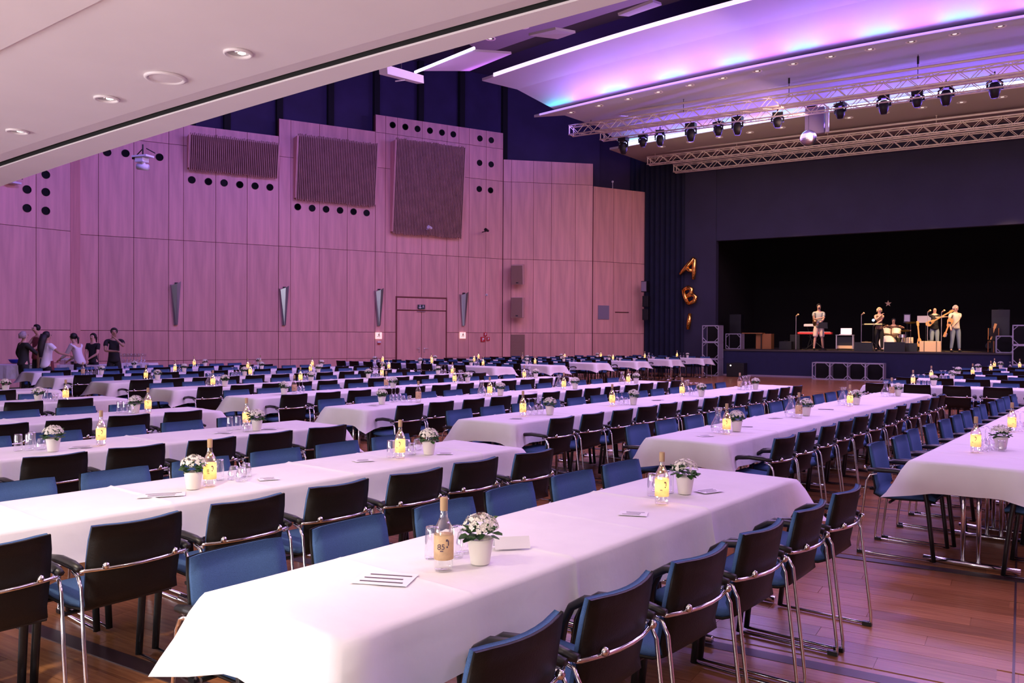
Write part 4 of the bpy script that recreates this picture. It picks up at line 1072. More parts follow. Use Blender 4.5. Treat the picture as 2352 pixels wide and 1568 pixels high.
# row: list of centrepieces; each: b bottle, f flower pot, t tall glass, s tumbler, w wine glass, c carafe (pixels of their feet); B = bottle without lit fairy lights
SETS = {
 'T1': [[('B', 1019, 1308), ('f', 1103, 1293), ('t', 993, 1281), ('t', 1047, 1279), ('s', 1066, 1268)], [('b', 1520, 1157), ('f', 1573, 1133), ('t', 1499, 1138), ('t', 1541, 1135), ('s', 1512, 1128)]],
 'T2': [[('b', 482, 1116), ('f', 444, 1122), ('t', 503, 1102), ('s', 537, 1101), ('s', 551, 1104), ('s', 565, 1094)], [('b', 919, 1052), ('f', 985, 1043), ('t', 900, 1051), ('s', 945, 1043), ('s', 934, 1034), ('s', 956, 1033)]],
 'T3': [[('b', 232, 1022), ('f', 122, 1036), ('t', 42, 1035), ('t', 63, 1034), ('t', 73, 1029), ('s', 92, 1032), ('s', 109, 1030)], [('b', 566, 980), ('f', 590, 988), ('t', 528, 988), ('t', 546, 986), ('s', 557, 985), ('s', 567, 990)]],
 'T4': [[('b', 340, 947), ('f', 311, 948), ('t', 274, 947), ('t', 285, 946), ('t', 293, 945), ('s', 300, 949)]],
 'T5': [[('b', 151, 921), ('f', 88, 925), ('t', 105, 918), ('s', 119, 919), ('s', 126, 920), ('s', 135, 918)]],
 'T6': [[('f', 13, 900)]],
 'U1': [[('b', 2241, 1038), ('f', 2299, 1031), ('w', 2263, 1036), ('w', 2274, 1033), ('s', 2285, 1034)], [('b', 2324, 991), ('w', 2343, 990)]],
 'U2': [[('c', 1649, 993), ('b', 1669, 996), ('f', 1692, 990)], [('c', 1816, 957), ('B', 1834, 959), ('f', 1852, 954)], [('c', 1936, 930), ('b', 1952, 932.6), ('f', 1967, 929)], [('c', 2034, 910), ('B', 2048, 909), ('f', 2059, 909)]],
 'U3': [[('b', 1201, 955), ('w', 1215, 953), ('w', 1229, 952), ('w', 1242, 950), ('f', 1263, 952)], [('b', 1406, 932), ('w', 1417, 930), ('w', 1428, 929), ('s', 1438, 928), ('f', 1455, 929)], [('b', 1566.5, 909), ('c', 1577, 908), ('w', 1587, 907), ('w', 1596, 907), ('f', 1611, 910)], [('B', 1699, 894), ('c', 1709, 895), ('c', 1718, 894), ('f', 1732.6, 894)]],
 'U4': [[('f', 877, 928), ('w', 900, 923), ('w', 908, 922), ('w', 917, 921), ('s', 926, 923), ('s', 934, 923), ('B', 961, 923)], [('c', 1107, 909), ('b', 1120, 909), ('w', 1133, 905), ('f', 1149.5, 908)], [('c', 1284, 892), ('b', 1295, 894), ('w', 1307, 891), ('f', 1321, 893)], [('c', 1429, 882), ('b', 1437, 882), ('w', 1447, 881), ('f', 1461, 880)]],
 'U5': [[('f', 652.6, 906), ('B', 676, 904), ('w', 687, 902), ('w', 695, 901)], [('B', 887, 890), ('s', 895, 889), ('f', 903, 892)], [('b', 1044, 880), ('c', 1057, 878), ('f', 1074, 878)], [('b', 1204, 870), ('c', 1216, 868), ('f', 1229, 868)]],
 'U6': [[('c', 481, 887), ('b', 489, 888), ('w', 500, 885), ('w', 507, 884), ('f', 517, 887)], [('b', 690, 877), ('w', 699, 875), ('w', 705, 874), ('f', 714.6, 877)], [('f', 846, 869), ('w', 857, 866), ('w', 864, 866), ('w', 870, 866), ('b', 877, 865.5)], [('f', 1006, 860), ('w', 1014, 858), ('w', 1022, 858), ('b', 1039, 861)]],
 'U7': [[('b', 335, 872), ('w', 347, 871), ('f', 362, 872)], [('w', 534, 861), ('w', 541, 861), ('w', 548, 861), ('f', 561.6, 863), ('b', 575, 863)], [('b', 713, 854), ('f', 731, 856)], [('w', 859, 849), ('w', 865, 849), ('f', 879, 849.5), ('b', 893, 849)]],
 'U8': [[('B', 190.5, 862), ('w', 201, 860), ('w', 206, 860), ('w', 211, 860), ('f', 233, 860)], [('b', 402, 855), ('w', 412, 853), ('f', 423, 854)], [('b', 569, 849), ('w', 584, 848), ('f', 601, 848.5)], [('b', 717, 842), ('f', 738, 841)]],
 'U9': [[('f', 309, 846), ('w', 292, 847)], [('b', 446, 840), ('w', 456, 840), ('f', 471, 840)], [('B', 598, 838), ('f', 621, 837)]],
 'W1': [[('f', 861, 832), ('w', 870, 832), ('b', 879, 832.5)], [('f', 965, 836), ('w', 975, 836), ('b', 992, 836.5)], [('f', 1082, 840), ('w', 1092, 840), ('w', 1099, 840.5), ('b', 1109.5, 841)]],
 'W2': [[('b', 991, 829), ('f', 999, 829)], [('b', 1089, 831), ('w', 1096, 832)], [('f', 1210, 836), ('w', 1218, 836.5), ('b', 1229, 837)]],
 'W3': [[('b', 1099, 825)], [('B', 1200, 827), ('f', 1211, 828)], [('f', 1295, 829.5), ('w', 1309, 830), ('w', 1318, 830)]],
 'W4': [[('b', 1297, 824), ('f', 1289, 824)], [('f', 1399, 826), ('b', 1408, 826), ('w', 1417, 826), ('w', 1425, 827)]],
 'W5': [[('f', 1372, 821), ('b', 1380, 821)], [('b', 1481, 823.5), ('c', 1490, 823.5), ('w', 1498, 824)]],
 'W6': [[('b', 1555, 820), ('w', 1563, 820), ('w', 1570, 820.5), ('f', 1579, 821)]],
 'X1': [[('b', 2097, 884), ('w', 2109, 883), ('w', 2123, 883), ('w', 2131, 883), ('f', 2145, 885)]],
 'X2': [[('b', 2139, 870), ('w', 2162, 871), ('w', 2169, 871), ('f', 2187, 872)]],
 'X3': [[('w', 2190, 861), ('f', 2201, 861.5), ('b', 2234, 863)]],
 'X4': [[('f', 2246, 853), ('b', 2275.6, 855)]],
 'X5': [[('b', 2284, 846), ('f', 2298, 847), ('w', 2320, 848), ('b', 2342, 849)]],
}
rs = random.Random(11)
for rn, sets in SETS.items():
    ph = RN[rn]['phrase']
    for si, items in enumerate(sets):
        where = '%s centrepiece on %s' % (ORD[si+1], ph) if len(sets) > 1 else 'the centrepiece on %s' % ph
        cnt = {}
        tot = {k: sum(1 for i_ in items if i_[0].lower() == k) for k in 'bftswc'}
        for (k, x, y) in items:
            kk = k.lower(); cnt[kk] = cnt.get(kk, 0)+1; n_ = ORD[cnt[kk]]; one = tot[kk] == 1
            if kk == 'b':
                p = place(rn, x, y, .038); lit = k == 'b'
                ang = math.atan2(p.x, p.y)  # label faces the camera side
                parts = [('glass_body', BOT), ('capsule', NECK), ('paper_label', LAB), ('label_print', LABMARK)]+([('fairy_lights', FA[rs.randrange(3)])] if lit else [])
                t = put(parts, 'bottle', '%s glass bottle with gold label, %s%s' % ('glowing' if lit else 'unlit', '' if one else n_+' in ', where), 'bottle', p, 'fairy-lit bottles on the tables', -ang+rs.uniform(-.5, .5))
                for c in t.children:
                    if c.name.startswith('label_print'): c.parent = [d_ for d_ in t.children if d_.name.startswith('paper_label')][0]
                if lit:
                    light('POINT', p+Vector((0, 0, .10)), p, .34, (1, .60, .26), .012, name='bottle_glow')
            elif kk == 'f':
                p = place(rn, x, y, .055); q = rs.randrange(3)
                put([('pot', POT), ('foliage', LV[q]), ('blossoms', BL[rs.randrange(3)])], 'potted_flower', 'white flowering plant in cream pot, %s' % where, 'potted plant', p, 'white potted flowers on the tables', rs.uniform(0, 6))
            else:
                me, nm, lb, rad, sc = {'t': (TALL, 'tall_glass', 'upturned tall tumbler', .031, 1), 's': (SHORT, 'tumbler', 'upturned short tumbler', .037, 1), 'w': (WINE, 'wine_glass', 'upturned wine glass', .037, 1), 'c': (CARF, 'carafe', 'waisted glass carafe', .066, 1)}[kk]
                p = place(rn, x, y, rad)
                put([(nm, me)], nm, lb+(', ' if one else ', %s of its kind in ' % n_)+where, 'carafe' if kk == 'c' else 'glass', p, 'glassware on the long tables', rs.uniform(0, 6))
# numbers on the two nearest bottle labels
def text3d(body, size, loc, rot, m_, parent, name='lettering', ext=.0004):
    cu_ = bpy.data.curves.new(name, 'FONT'); cu_.body = body; cu_.size = size; cu_.extrude = ext; cu_.align_x = 'CENTER'
    o = bpy.data.objects.new(name, cu_); COL.objects.link(o)
    dg = bpy.context.evaluated_depsgraph_get(); me = bpy.data.meshes.new_from_object(o.evaluated_get(dg)); bpy.data.objects.remove(o)
    me.materials.clear(); me.materials.append(m_); o = link(name, me, parent); o.location = loc; o.rotation_euler = rot; return o
bots = sorted([o for o in COL.objects if o.name.startswith('bottle') and o.type == 'EMPTY'], key=lambda o: o.location.length)
for b_, s_ in ((bots[0], '85'), (bots[2], 'II')):
    b_.rotation_euler.z = -math.atan2(b_.location.x, b_.location.y)
    lab = [c for c in b_.children if c.name.startswith('paper_label')][0]
    text3d(s_, .030, (-.010, -.0386, .086), (PI/2, 0, 0), M['ink'], lab)
# menus and slips lying on the cloths
CARDS = [('T1', 885, 1330, .21, .15, 'white printed menu sheet lying left of the nearest bottle'), ('T1', 1175, 1258, .15, .07, 'small white folded card beside the nearest flower pot'), ('T1', 1455, 1180, .14, .10, 'white paper slip lying in the middle of the nearest table'), ('T1', 1628, 1128, .15, .10, 'white paper slip near the far end of the nearest table'),
    ('T2', 372, 1137, .24, .12, 'printed menu sheet lying left of the flower pot on front block row two'), ('T2', 617, 1100, .12, .1, 'paper slip right of the tumblers on front block row two'), ('T2', 835, 1058, .14, .1, 'paper slip left of the glowing bottle on front block row two'), ('T2', 1022, 1042, .12, .08, 'paper slip right of the far flower pot on front block row two'),
    ('T3', 186, 1027, .16, .1, 'paper slip between flower and bottle on front block row three'), ('T3', 513, 994, .14, .1, 'paper slip left of tall glasses on front block row three'), ('T3', 618, 985, .14, .1, 'paper slip right of the far flower on front block row three'),
    ('U2', 1712, 980, .14, .03, 'dark pen-like slip beside first flower on middle block row two'), ('U2', 1897, 940, .18, .05, 'dark card lying in the middle of middle block row two'), ('U2', 1620, 1001, .14, .1, 'paper slip near the front end of middle block row two'), ('U2', 1780, 960, .14, .1, 'paper slip left of second carafe on middle block row two'),
    ('U3', 1511, 919, .18, .05, 'dark card lying in the middle of middle block row three'), ('U3', 1186, 961, .14, .08, 'paper slip at the front end of middle block row three'), ('U4', 1221, 900, .18, .05, 'dark card lying in the middle of middle block row four'), ('U4', 857, 931, .14, .1, 'paper slip at the front end of middle block row four'), ('U5', 981, 885, .16, .05, 'dark card lying in the middle of middle block row five')]
for rn, x, y, w, h, lb in CARDS:
    r = RN[rn]; p = spot(r, x, y); dark_ = 'dark' in lb; rz = -R(r['az'])+R(rs.uniform(20, 70))
    t = thing('table_card', lb, 'card', (p.x, p.y, ZS+.0035), rz, 'papers on the tables')
    if 'folded' in lb:
        b_ = MB(); b_.add([(-w/2, -.03, 0), (w/2, -.03, 0), (w/2, 0, .045), (-w/2, 0, .045), (-w/2, .03, 0), (w/2, .03, 0)], [(0, 1, 2, 3), (3, 2, 5, 4)]); b_.build('sheet', M['paper'], t)
    else:
        MB().box((0, 0, -.0005), (w, h, .001)).build('sheet', M['ink'] if dark_ else M['paper'], t)
    if not dark_:
        ln = MB()
        for k in range(3): ln.box((rs.uniform(-.01, .01), -h*.3+k*h*.28, .0016), (w*rs.uniform(.5, .8), h*.05, .0006))
        if 'folded' not in lb: ln.build('print_lines', M['ink'] if w > .2 else M['grey'], t)
# ================================================================== PEOPLE
def skin_mesh(name, V, E, RAD, m_, lv=2, flat=None):
    me = bpy.data.meshes.new(name); me.from_pydata([tuple(v) for v in V], E, []); o = bpy.data.objects.new(name, me); COL.objects.link(o)
    sk = o.modifiers.new('skin', 'SKIN'); sk.use_smooth_shade = True
    lay = me.skin_vertices[0].data if me.skin_vertices else None
    if lay is None:
        bm_ = bmesh.new(); bm_.from_mesh(me); bm_.verts.layers.skin.verify(); bm_.to_mesh(me); bm_.free(); lay = me.skin_vertices[0].data
    for i, r_ in enumerate(RAD):
        lay[i].radius = (r_, r_) if not isinstance(r_, tuple) else r_
        lay[i].use_root = (i == 0)
    ss = o.modifiers.new('sub', 'SUBSURF'); ss.levels = lv; ss.render_levels = lv
    dg = bpy.context.evaluated_depsgraph_get(); me2 = bpy.data.meshes.new_from_object(o.evaluated_get(dg))
    bpy.data.objects.remove(o); me2.materials.clear(); me2.materials.append(m_); me2.name = name
    for p in me2.polygons: p.use_smooth = True
    return me2
def ik(a, c, l1, l2, hint):
    d = c-a; L = min(d.length, l1+l2-.01); u = d.normalized(); x = (l1*l1-l2*l2+L*L)/(2*L); h_ = math.sqrt(max(0, l1*l1-x*x))
    n = hint - u*hint.dot(u); n.normalize(); return a+u*x+n*h_, a+u*L
def person(label, loc, rz, h, hands, shirt, pants, hair, hairstyle='short', skin='skin', sleeve='short', lean=(0, 0), legs=None, stance=.11, seated=False, shorts=False, head=(0, 0), extras=None, female=False, apron=None, cat='person'):
    t = thing('person', label, cat, loc, rz); k = h/1.75
    def P(x, y, z): return Vector((x, y, z))*k
    hipz = .93 if not seated else .50
    dz = hipz-.93
    lx, ly = lean
    def S(x, y, z):  # spine-space with lean that grows above the hips
        f_ = max(0, (z-.93))/.5; return P(x+lx*f_, y+ly*f_, z+dz-abs(ly)*f_*.25)
    V = []; E = []; RD = []
    def v(p, r_): V.append(p); RD.append(r_*k if not isinstance(r_, tuple) else (r_[0]*k, r_[1]*k)); return len(V)-1
    def e(a, b_): E.append((a, b_))
    sw = .165 if female else .185
    pel = v(S(0, 0, .96), .088); ab = v(S(0, .01, 1.10), .085); ch = v(S(0, .01, 1.28), .115); nb = v(S(0, -.005, 1.42), .075); nk = v(S(0, .005, 1.50), .05)
    hx, hy = head
    jw = v(S(hx*.5, .03+hy*.5, 1.575), .06); md = v(S(hx, .025+hy, 1.645), .078); tp = v(S(hx, .01+hy, 1.705), .062)
    for a_, b_ in ((pel, ab), (ab, ch), (ch, nb), (nb, nk), (nk, jw), (jw, md), (md, tp)): e(a_, b_)
    ns = v(S(hx, .115+hy, 1.635), .012); e(md, ns)
    arms = []
    for s, hd in zip((-1, 1), hands):
        sh = S(s*sw, 0, 1.41); tgt = P(*hd[0]) if len(hd) < 3 or True else None
        el, wr = ik(sh, tgt, .285*k, .255*k, Vector(hd[1]))
        shv = v(sh, .052); elv = v(el, .038); mid = v(el.lerp(wr, .5), .034); wrv = v(wr, .024)
        e(ch, shv) if False else e(nb, shv); e(shv, elv); e(elv, mid); e(mid, wrv)
        d = (wr-el).normalized(); side = d.cross(Vector((0, 0, 1)));
        if side.length < .2: side = Vector((1, 0, 0))
        side.normalize(); up_ = side.cross(d).normalized()
        palm = v(wr+d*.05*k, (.032, .02)); kn = v(wr+d*.085*k, (.036, .018)); e(wrv, palm); e(palm, kn)
        for fi, (o_, L_) in enumerate(((-.027, .060), (-.009, .072), (.009, .068), (.026, .052))):
            b0 = wr+d*.098*k+side*o_*k; f1 = v(b0+d*L_*.4*k, .0085); f2 = v(b0+d*L_*.8*k-up_*L_*.45*k, .0075); e(kn, f1); e(f1, f2)
        th1 = v(wr+d*.055*k+side*.038*k*(-s)-up_*.01*k, .010); th2 = v(wr+d*.085*k+side*.048*k*(-s)-up_*.025*k, .009); e(palm, th1); e(th1, th2)
        arms.append((sh, el, wr))
    legs_ = []
    for i, s in enumerate((-1, 1)):
        hp = P(s*.085, 0, .90+dz)
        if seated: kn_, an = P(s*.2, .42, .50), P(s*.2, .40, .08)
        else:
            fx, fy = (legs[i] if legs else (s*stance, 0)); an = P(fx, fy, .08); kn_ = hp.lerp(an, .52)+Vector((0, .025*k, 0))
        a_ = v(hp, .085); b_ = v(hp.lerp(kn_, .5), .072); c = v(kn_, .052); c2 = v(kn_.lerp(an, .35), .052); d_ = v(an, .034); f_ = v(an+Vector((s*.015*k, .13*k, -.045*k)), .03)
        for q, w_ in ((pel, a_), (a_, b_), (b_, c), (c, c2), (c2, d_), (d_, f_)): e(q, w_)
        legs_.append((hp, kn_, an))
    link('body', skin_mesh('body', V, E, RD, M[skin]), t)
    # face
    hc = S(hx, .025+hy, 1.645)
    ey = MB()
    for s in (-1, 1): ey.ball(hc+Vector((s*.030*k, .070*k, .015*k)), .011*k, n=6)
    ey.ball(hc+Vector((0, .072*k, -.055*k)), .016*k, n=6, sq=(1.2, .4, .35)); ey.build('eyes_and_mouth', M['eye'], t)
    # shirt
    def cloth(name, pts, m_, lv=2):
        VV, EE, RR = [], [], []
        for ch_ in pts:
            last = ch_[0] if isinstance(ch_[0], int) else None
            for it in (ch_[1:] if last is not None else ch_):
                VV.append(it[0]); RR.append(it[1]*k if not isinstance(it[1], tuple) else (it[1][0]*k, it[1][1]*k))
                if last is not None: EE.append((last, len(VV)-1))
                last = len(VV)-1
        return link(name, skin_mesh(name, VV, EE, RR, m_, lv), t)
    trunk = [(S(0, 0, .83), .182 if not female else .18), (S(0, 0, .94), .16 if not female else .15), (S(0, .01, 1.08), .138 if not female else .122), (S(0, .012, 1.26), .14 if not female else .122), (S(0, 0, 1.41), .10), (S(0, 0, 1.455), .066)]
    pts = [trunk]
    for (sh, el, wr) in arms:
        if sleeve == 'long': pts.append([4, (sh, .068), (el, .052), (el.lerp(wr, .88), .038)])
        elif sleeve == 'short': pts.append([4, (sh, .070), (sh.lerp(el, .62), .060)])
        else: pts.append([4, (sh.lerp(arms[0][0].lerp(arms[1][0], .5), .2), .05)])
    cloth('shirt', pts, M[shirt])
    pp = [[(S(0, 0, 1.05) , .125), (P(0, 0, .88+dz), .12)]]
    for (hp, kn_, an) in legs_:
        en = [(hp, .105), (hp.lerp(kn_, .5), .094 if not shorts else .105)]
        en += [(kn_, .072 if not shorts else .095)]
        if not shorts: en += [(kn_.lerp(an, .55), .062), (an+Vector((0, 0, .02*k)), .052)]
        pp.append([1]+en)
    cloth('trousers' if not shorts else 'shorts', pp, M[pants])
    for (hp, kn_, an) in legs_:
        s_ = MB(); s_.ball(an+Vector((0, .055*k, -.04*k)), .13*k, n=10, sq=(.36, 1., .36)); s_.build('shoe', M['blackcloth'], t, smooth=True)
    # hair
    hb = MB(); c = S(hx, -.006+hy, 1.672)
    hb.ball(c, .098*k, n=14, sq=(.92, 1.0, .95))
    if hairstyle == 'bob':
        for a_ in range(9):
            an_ = R(180+a_*22.5); hb.tube([c+Vector((.07*k*math.cos(an_), .08*k*math.sin(an_), .02)), c+Vector((.09*k*math.cos(an_), .09*k*math.sin(an_), -.10*k))], [.035*k, .018*k], 6)
    if hairstyle == 'long':
        hb.tube([c+Vector((0, -.05, .0)), S(0, -.11, 1.52), S(.01, -.15, 1.35), S(.02, -.16, 1.12)], [.085*k, .085*k, .080*k, .030*k], 10)
    if hairstyle == 'tail': hb.tube([c+Vector((0, -.07*k, 0)), c+Vector((0, -.14*k, -.05*k)), c+Vector((0, -.15*k, -.20*k))], [.035*k, .03*k, .01*k], 8)
    if hairstyle == 'beard': hb.ball(S(hx, .062+hy, 1.585), .042*k, n=8)
    if hairstyle != 'bald': 
        o = hb.build('hair', M[hair], t, smooth=True)
        # face opening: push the front of the cap back
        for vv in o.data.vertices:
            r_ = vv.co-c
            if r_.y > .045*k and r_.z < .055*k and r_.length < .11*k: vv.co.y = c.y+.035*k
    if apron:
        a_ = MB()
        pr = []
        for j in range(13):
            an_ = R(-80+j*160/12)
            pr.append((math.sin(an_), math.cos(an_)))
        vs = []; fs = []
        for z, rr in ((1.03, .150), (.85, .165), (.62, .185), (.42, .20)):
            for (x, y) in pr: vs.append(P(x*rr, y*rr, z+dz))
        for i in range(3):
            for j in range(12): q = i*13+j; fs.append((q, q+1, q+14, q+13))
        a_.add(vs, fs); o = a_.build('apron', M[apron], t, smooth=True); so = o.modifiers.new('solid', 'SOLIDIFY'); so.thickness = .012
    return t
def ground(x, d): p = Vector(((x-CX)/FPX*d, d, 0)); return p
# serving staff by the side wall
person('grey-haired woman in dark clothes, leftmost of the standing group, seen from behind', ground(54, 20.6), R(-35), 1.67, [((-.30, .10, .95), (-1, -.6, 0)), ((.10, .40, 1.08), (1, -.4, -.3))], 'darkgreen', 'darkgreen', 'hairgrey', 'bob', sleeve='long', female=True)
person('dark-haired man in white shirt and maroon vest looking down', ground(88, 22.6), R(150), 1.86, [((-.12, .34, 1.05), (-1, -.4, -.3)), ((.14, .34, 1.05), (1, -.4, -.3))], 'maroon', 'blackcloth', 'hairdark', 'short', sleeve='none', head=(0, .05))
bodyv = [o for o in COL.objects if o.name.startswith('person') and 'maroon' in o['label']][0]
person('woman with long black hair in white blouse and dark apron, back to camera', ground(107, 19.4), R(-30), 1.67, [((-.34, -.02, .86), (-1, -.3, 0)), ((.30, .34, 1.18), (1, -.2, -.6))], 'whiteshirt', 'blackcloth', 'hairdark', 'long', skin='skindark', sleeve='short', female=True, apron='maroon')
person('woman with ponytail in white shirt leaning left with outstretched arm', ground(184, 21.3), R(78), 1.68, [((-.12, .52, 1.0), (0, -.3, -1)), ((.16, .45, .98), (0, -.3, -1))], 'whiteshirt', 'blackcloth', 'hairdark', 'tail', sleeve='long', female=True, lean=(0, .14))
person('slim woman in black polo shirt with hands folded, standing among staff', ground(214, 23.0), R(172), 1.63, [((-.02, .22, 1.0), (-1, -.4, -.3)), ((.04, .24, .97), (1, -.4, -.3))], 'blackcloth', 'blackcloth', 'hairdark', 'tail', sleeve='short', female=True)
person('man in black t-shirt with one hand raised to his mouth', ground(262, 21.8), R(205), 1.775, [((-.05, .20, 1.46), (-1, .2, -1)), ((-.02, .26, 1.15), (1, -.2, -.5))], 'blackcloth', 'blackcloth', 'hairdark', 'short', skin='skindark', sleeve='short', head=(0, .01))

# buffet tables with cloths, racks of glasses, bowls
def buffet(x0, x1, d0, dep, label, nm, drop=.38):
    a_, b_ = ground(x0, d0), ground(x1, d0); L = (b_-a_).length
    c = (a_+b_)/2+Vector((0, dep/2, 0)); t = thing('side_table', 'folding table under the '+label, 'table', c, 0)
    MB().box((0, 0, TH-.015), (L-.03, dep-.03, .03)).build('tabletop', M['tabletop'], t)
    for sx in (-1, 1):
        for sy in (-1, 1): MB().tube([(sx*(L/2-.1), sy*(dep/2-.1), 0), (sx*(L/2-.1), sy*(dep/2-.1), TH-.03)], .02, 6).build('leg', M['fixture'], t)
    n = 60; per = []
    for i in range(n):
        s = i/n*4; k_ = int(s); f_ = s-k_
        q = [(-1+2*f_, -1), (1, -1+2*f_), (1-2*f_, 1), (-1, 1-2*f_)][k_]; per.append((q[0]*L/2, q[1]*dep/2))
    vs = []; fs = []
    for li, (off, z) in enumerate(((-.0, TH+.006), (.012, TH-.004), (.02, TH-.12), (.03, TH-drop))):
        for i, (x, y) in enumerate(per):
            w = .03*(li/3)*math.sin(i*1.7)+off; m_ = max(abs(x)/(L/2), .01); n2 = max(abs(y)/(dep/2), .01)
            vs.append((x+(w if abs(abs(x)-L/2) < 1e-6 else 0)*(1 if x > 0 else -1), y+(w if abs(abs(y)-dep/2) < 1e-6 else 0)*(1 if y > 0 else -1), z-.0*(li == 3)))
    for l_ in range(3):
        for i in range(n): j = (i+1) % n; fs.append((l_*n+i, (l_+1)*n+i, (l_+1)*n+j, l_*n+j))
    fs.append(tuple(range(n)))
    o = MB().add(vs, fs).build('tablecloth', M['cloth'], smooth=False); o.location = c; tag(o, label, 'tablecloth'); return c, L
bA = buffet(-60, 84, 22.6, .7, 'white cloth on the serving table at the far left edge', 'a')
bB = buffet(132, 246, 22.9, .7, 'white cloth on the serving table behind the standing staff', 'b')
bC = buffet(276, 341, 24.2, .6, 'white cloth on the small glass table right of the staff', 'c')
p = ground(33, 23.7); t = thing('plastic_bowl', 'blue plastic bowl on the left serving table', 'bowl', (p.x, p.y, TH+.008)); MB().lathe([(.06, 0), (.10, .02), (.15, .10), (.155, .11)], 18).build('bowl_body', M['blueplastic'], t, smooth=True); MB().lathe([(.155, .105), (.165, .11), (.155, .115)], 18).build('rim', M['blueplastic'], t)
p = ground(180, 23.2); t = thing('serving_bowl', 'dark flat bowl on the serving table behind the staff', 'bowl', (p.x, p.y, TH+.008)); MB().lathe([(.08, 0), (.16, .05), (.20, .08)], 18).build('bowl_body', M['fixture'], t, smooth=True); MB().lathe([(.20, .075), (.21, .08), (.20, .085)], 18).build('rim', M['fixture'], t)
for i, (x, lb) in enumerate(((150, 'left'), (163, 'right'))):
    p = ground(x, 23.2); t = thing('glass_crate', 'pinkish plastic crate with clear lid, %s one behind the outstretched arm' % lb, 'crate', (p.x, p.y, TH+.008)); MB().box((0, 0, .06), (.14, .35, .12)).build('crate_body', M['terracotta'], t); MB().box((0, 0, .145), (.15, .36, .05)).build('lid', M['white'], t)
# two glass racks, full of upturned glasses on stacked trays
n_ = 0
for k, (x, d) in enumerate([(x_, d_) for d_ in (24.45, 24.65) for x_ in (284, 292, 300, 308, 316, 324, 332)]):
    p = ground(x, d); o = put([('wine_glass', WINE)], 'wine_glass', 'upturned glass on small glass table, %s from left in %s row' % (ORD[k % 7+1], 'front' if k < 7 else 'rear'), 'glass', Vector((p.x, p.y, TH+.008)), 'glasses on the small glass table', 0, 1.0)
p = ground(302, 24.5); t = thing('glass_tray', 'clear plastic tray rack above the glasses on the small table', 'tray', (p.x, p.y, TH+.20)); MB().box((0, 0, .0), (.70, .42, .012)).build('tray_base', M['glass'], t); MB().box((0, .2, .04), (.70, .01, .08)).box((0, -.2, .04), (.70, .01, .08)).build('tray_walls', M['glass'], t)['kind'] = 'stuff'
for dx in (-.3, .3):
    MB().tube([(dx, 0, -.192), (dx, 0, 0)], .008, 6).build('post', M['white'], t)
for k in range(7):
    p = ground(277+k*8.3, 24.5); put([('tumbler', SHORT)], 'tumbler', 'upturned tumbler in the raised clear tray, %s from left' % ORD[k+1], 'glass', Vector((p.x, p.y, TH+.208)), 'tumblers in the raised tray')

# ================================================================== BAND ON THE STAGE
def st(x, v, z=SZ): p = on_v(x, 790, v); return Vector((p.x, p.y, z))
def hgt(x, y, v): return on_v(x, y, v).z-SZ
CAMR = PI+HALLROT*0
def fc(x): return PI - math.atan2((x-CX), FPX)   # rotation that faces the camera
pA = person('bearded man in grey shirt and light shorts playing saxophone on stage', st(1880, 35.1), fc(1880)+R(8), hgt(1880, 698, 35.1), [((.02, .26, 1.02), (-1, -.3, -.4)), ((-.04, .24, 1.22), (1, -.3, -.4))], 'greyshirt', 'pinkshort', 'hairdark', 'beard', sleeve='short', shorts=True, stance=.16)
pB = person('blond woman in dark top singing behind the music stand', st(2019, 35.3), fc(2019)+R(10), hgt(2019, 706, 35.3), [((.18, .30, 1.08), (-1, -.3, -.4)), ((-.02, .20, 1.42), (1, -.3, -.6))], 'brown', 'blackcloth', 'hairblond', 'bob', sleeve='none', female=True)
pC = person('dark-haired drummer in brown shirt seated behind the drum kit', st(2052, 37.3), fc(2052), 1.75, [((-.28, .42, .98), (-1, -.3, -.4)), ((.28, .42, 1.0), (1, -.3, -.4))], 'brown', 'blackcloth', 'hairdark', 'short', sleeve='short', seated=True)
pD = person('bald man in black shirt playing the bass guitar on stage', st(2146, 36.2), fc(2146)+R(10), hgt(2146, 705, 36.2), [((.30, .18, 1.05), (-1, -.3, -.4)), ((-.42, .22, 1.34), (1, -.3, -.6))], 'blackcloth', 'jeans', 'hairgrey', 'bald', sleeve='short')
pE = person('grey-haired man in pale shirt and jeans playing guitar, rightmost musician', st(2194, 35.2), fc(2194)+R(25), hgt(2194, 701, 35.2), [((.16, .24, 1.0), (-1, -.3, -.4)), ((.30, .26, .82), (1, -.3, -.4))], 'palegreen', 'jeans', 'hairgrey', 'bob', sleeve='short', stance=.15)
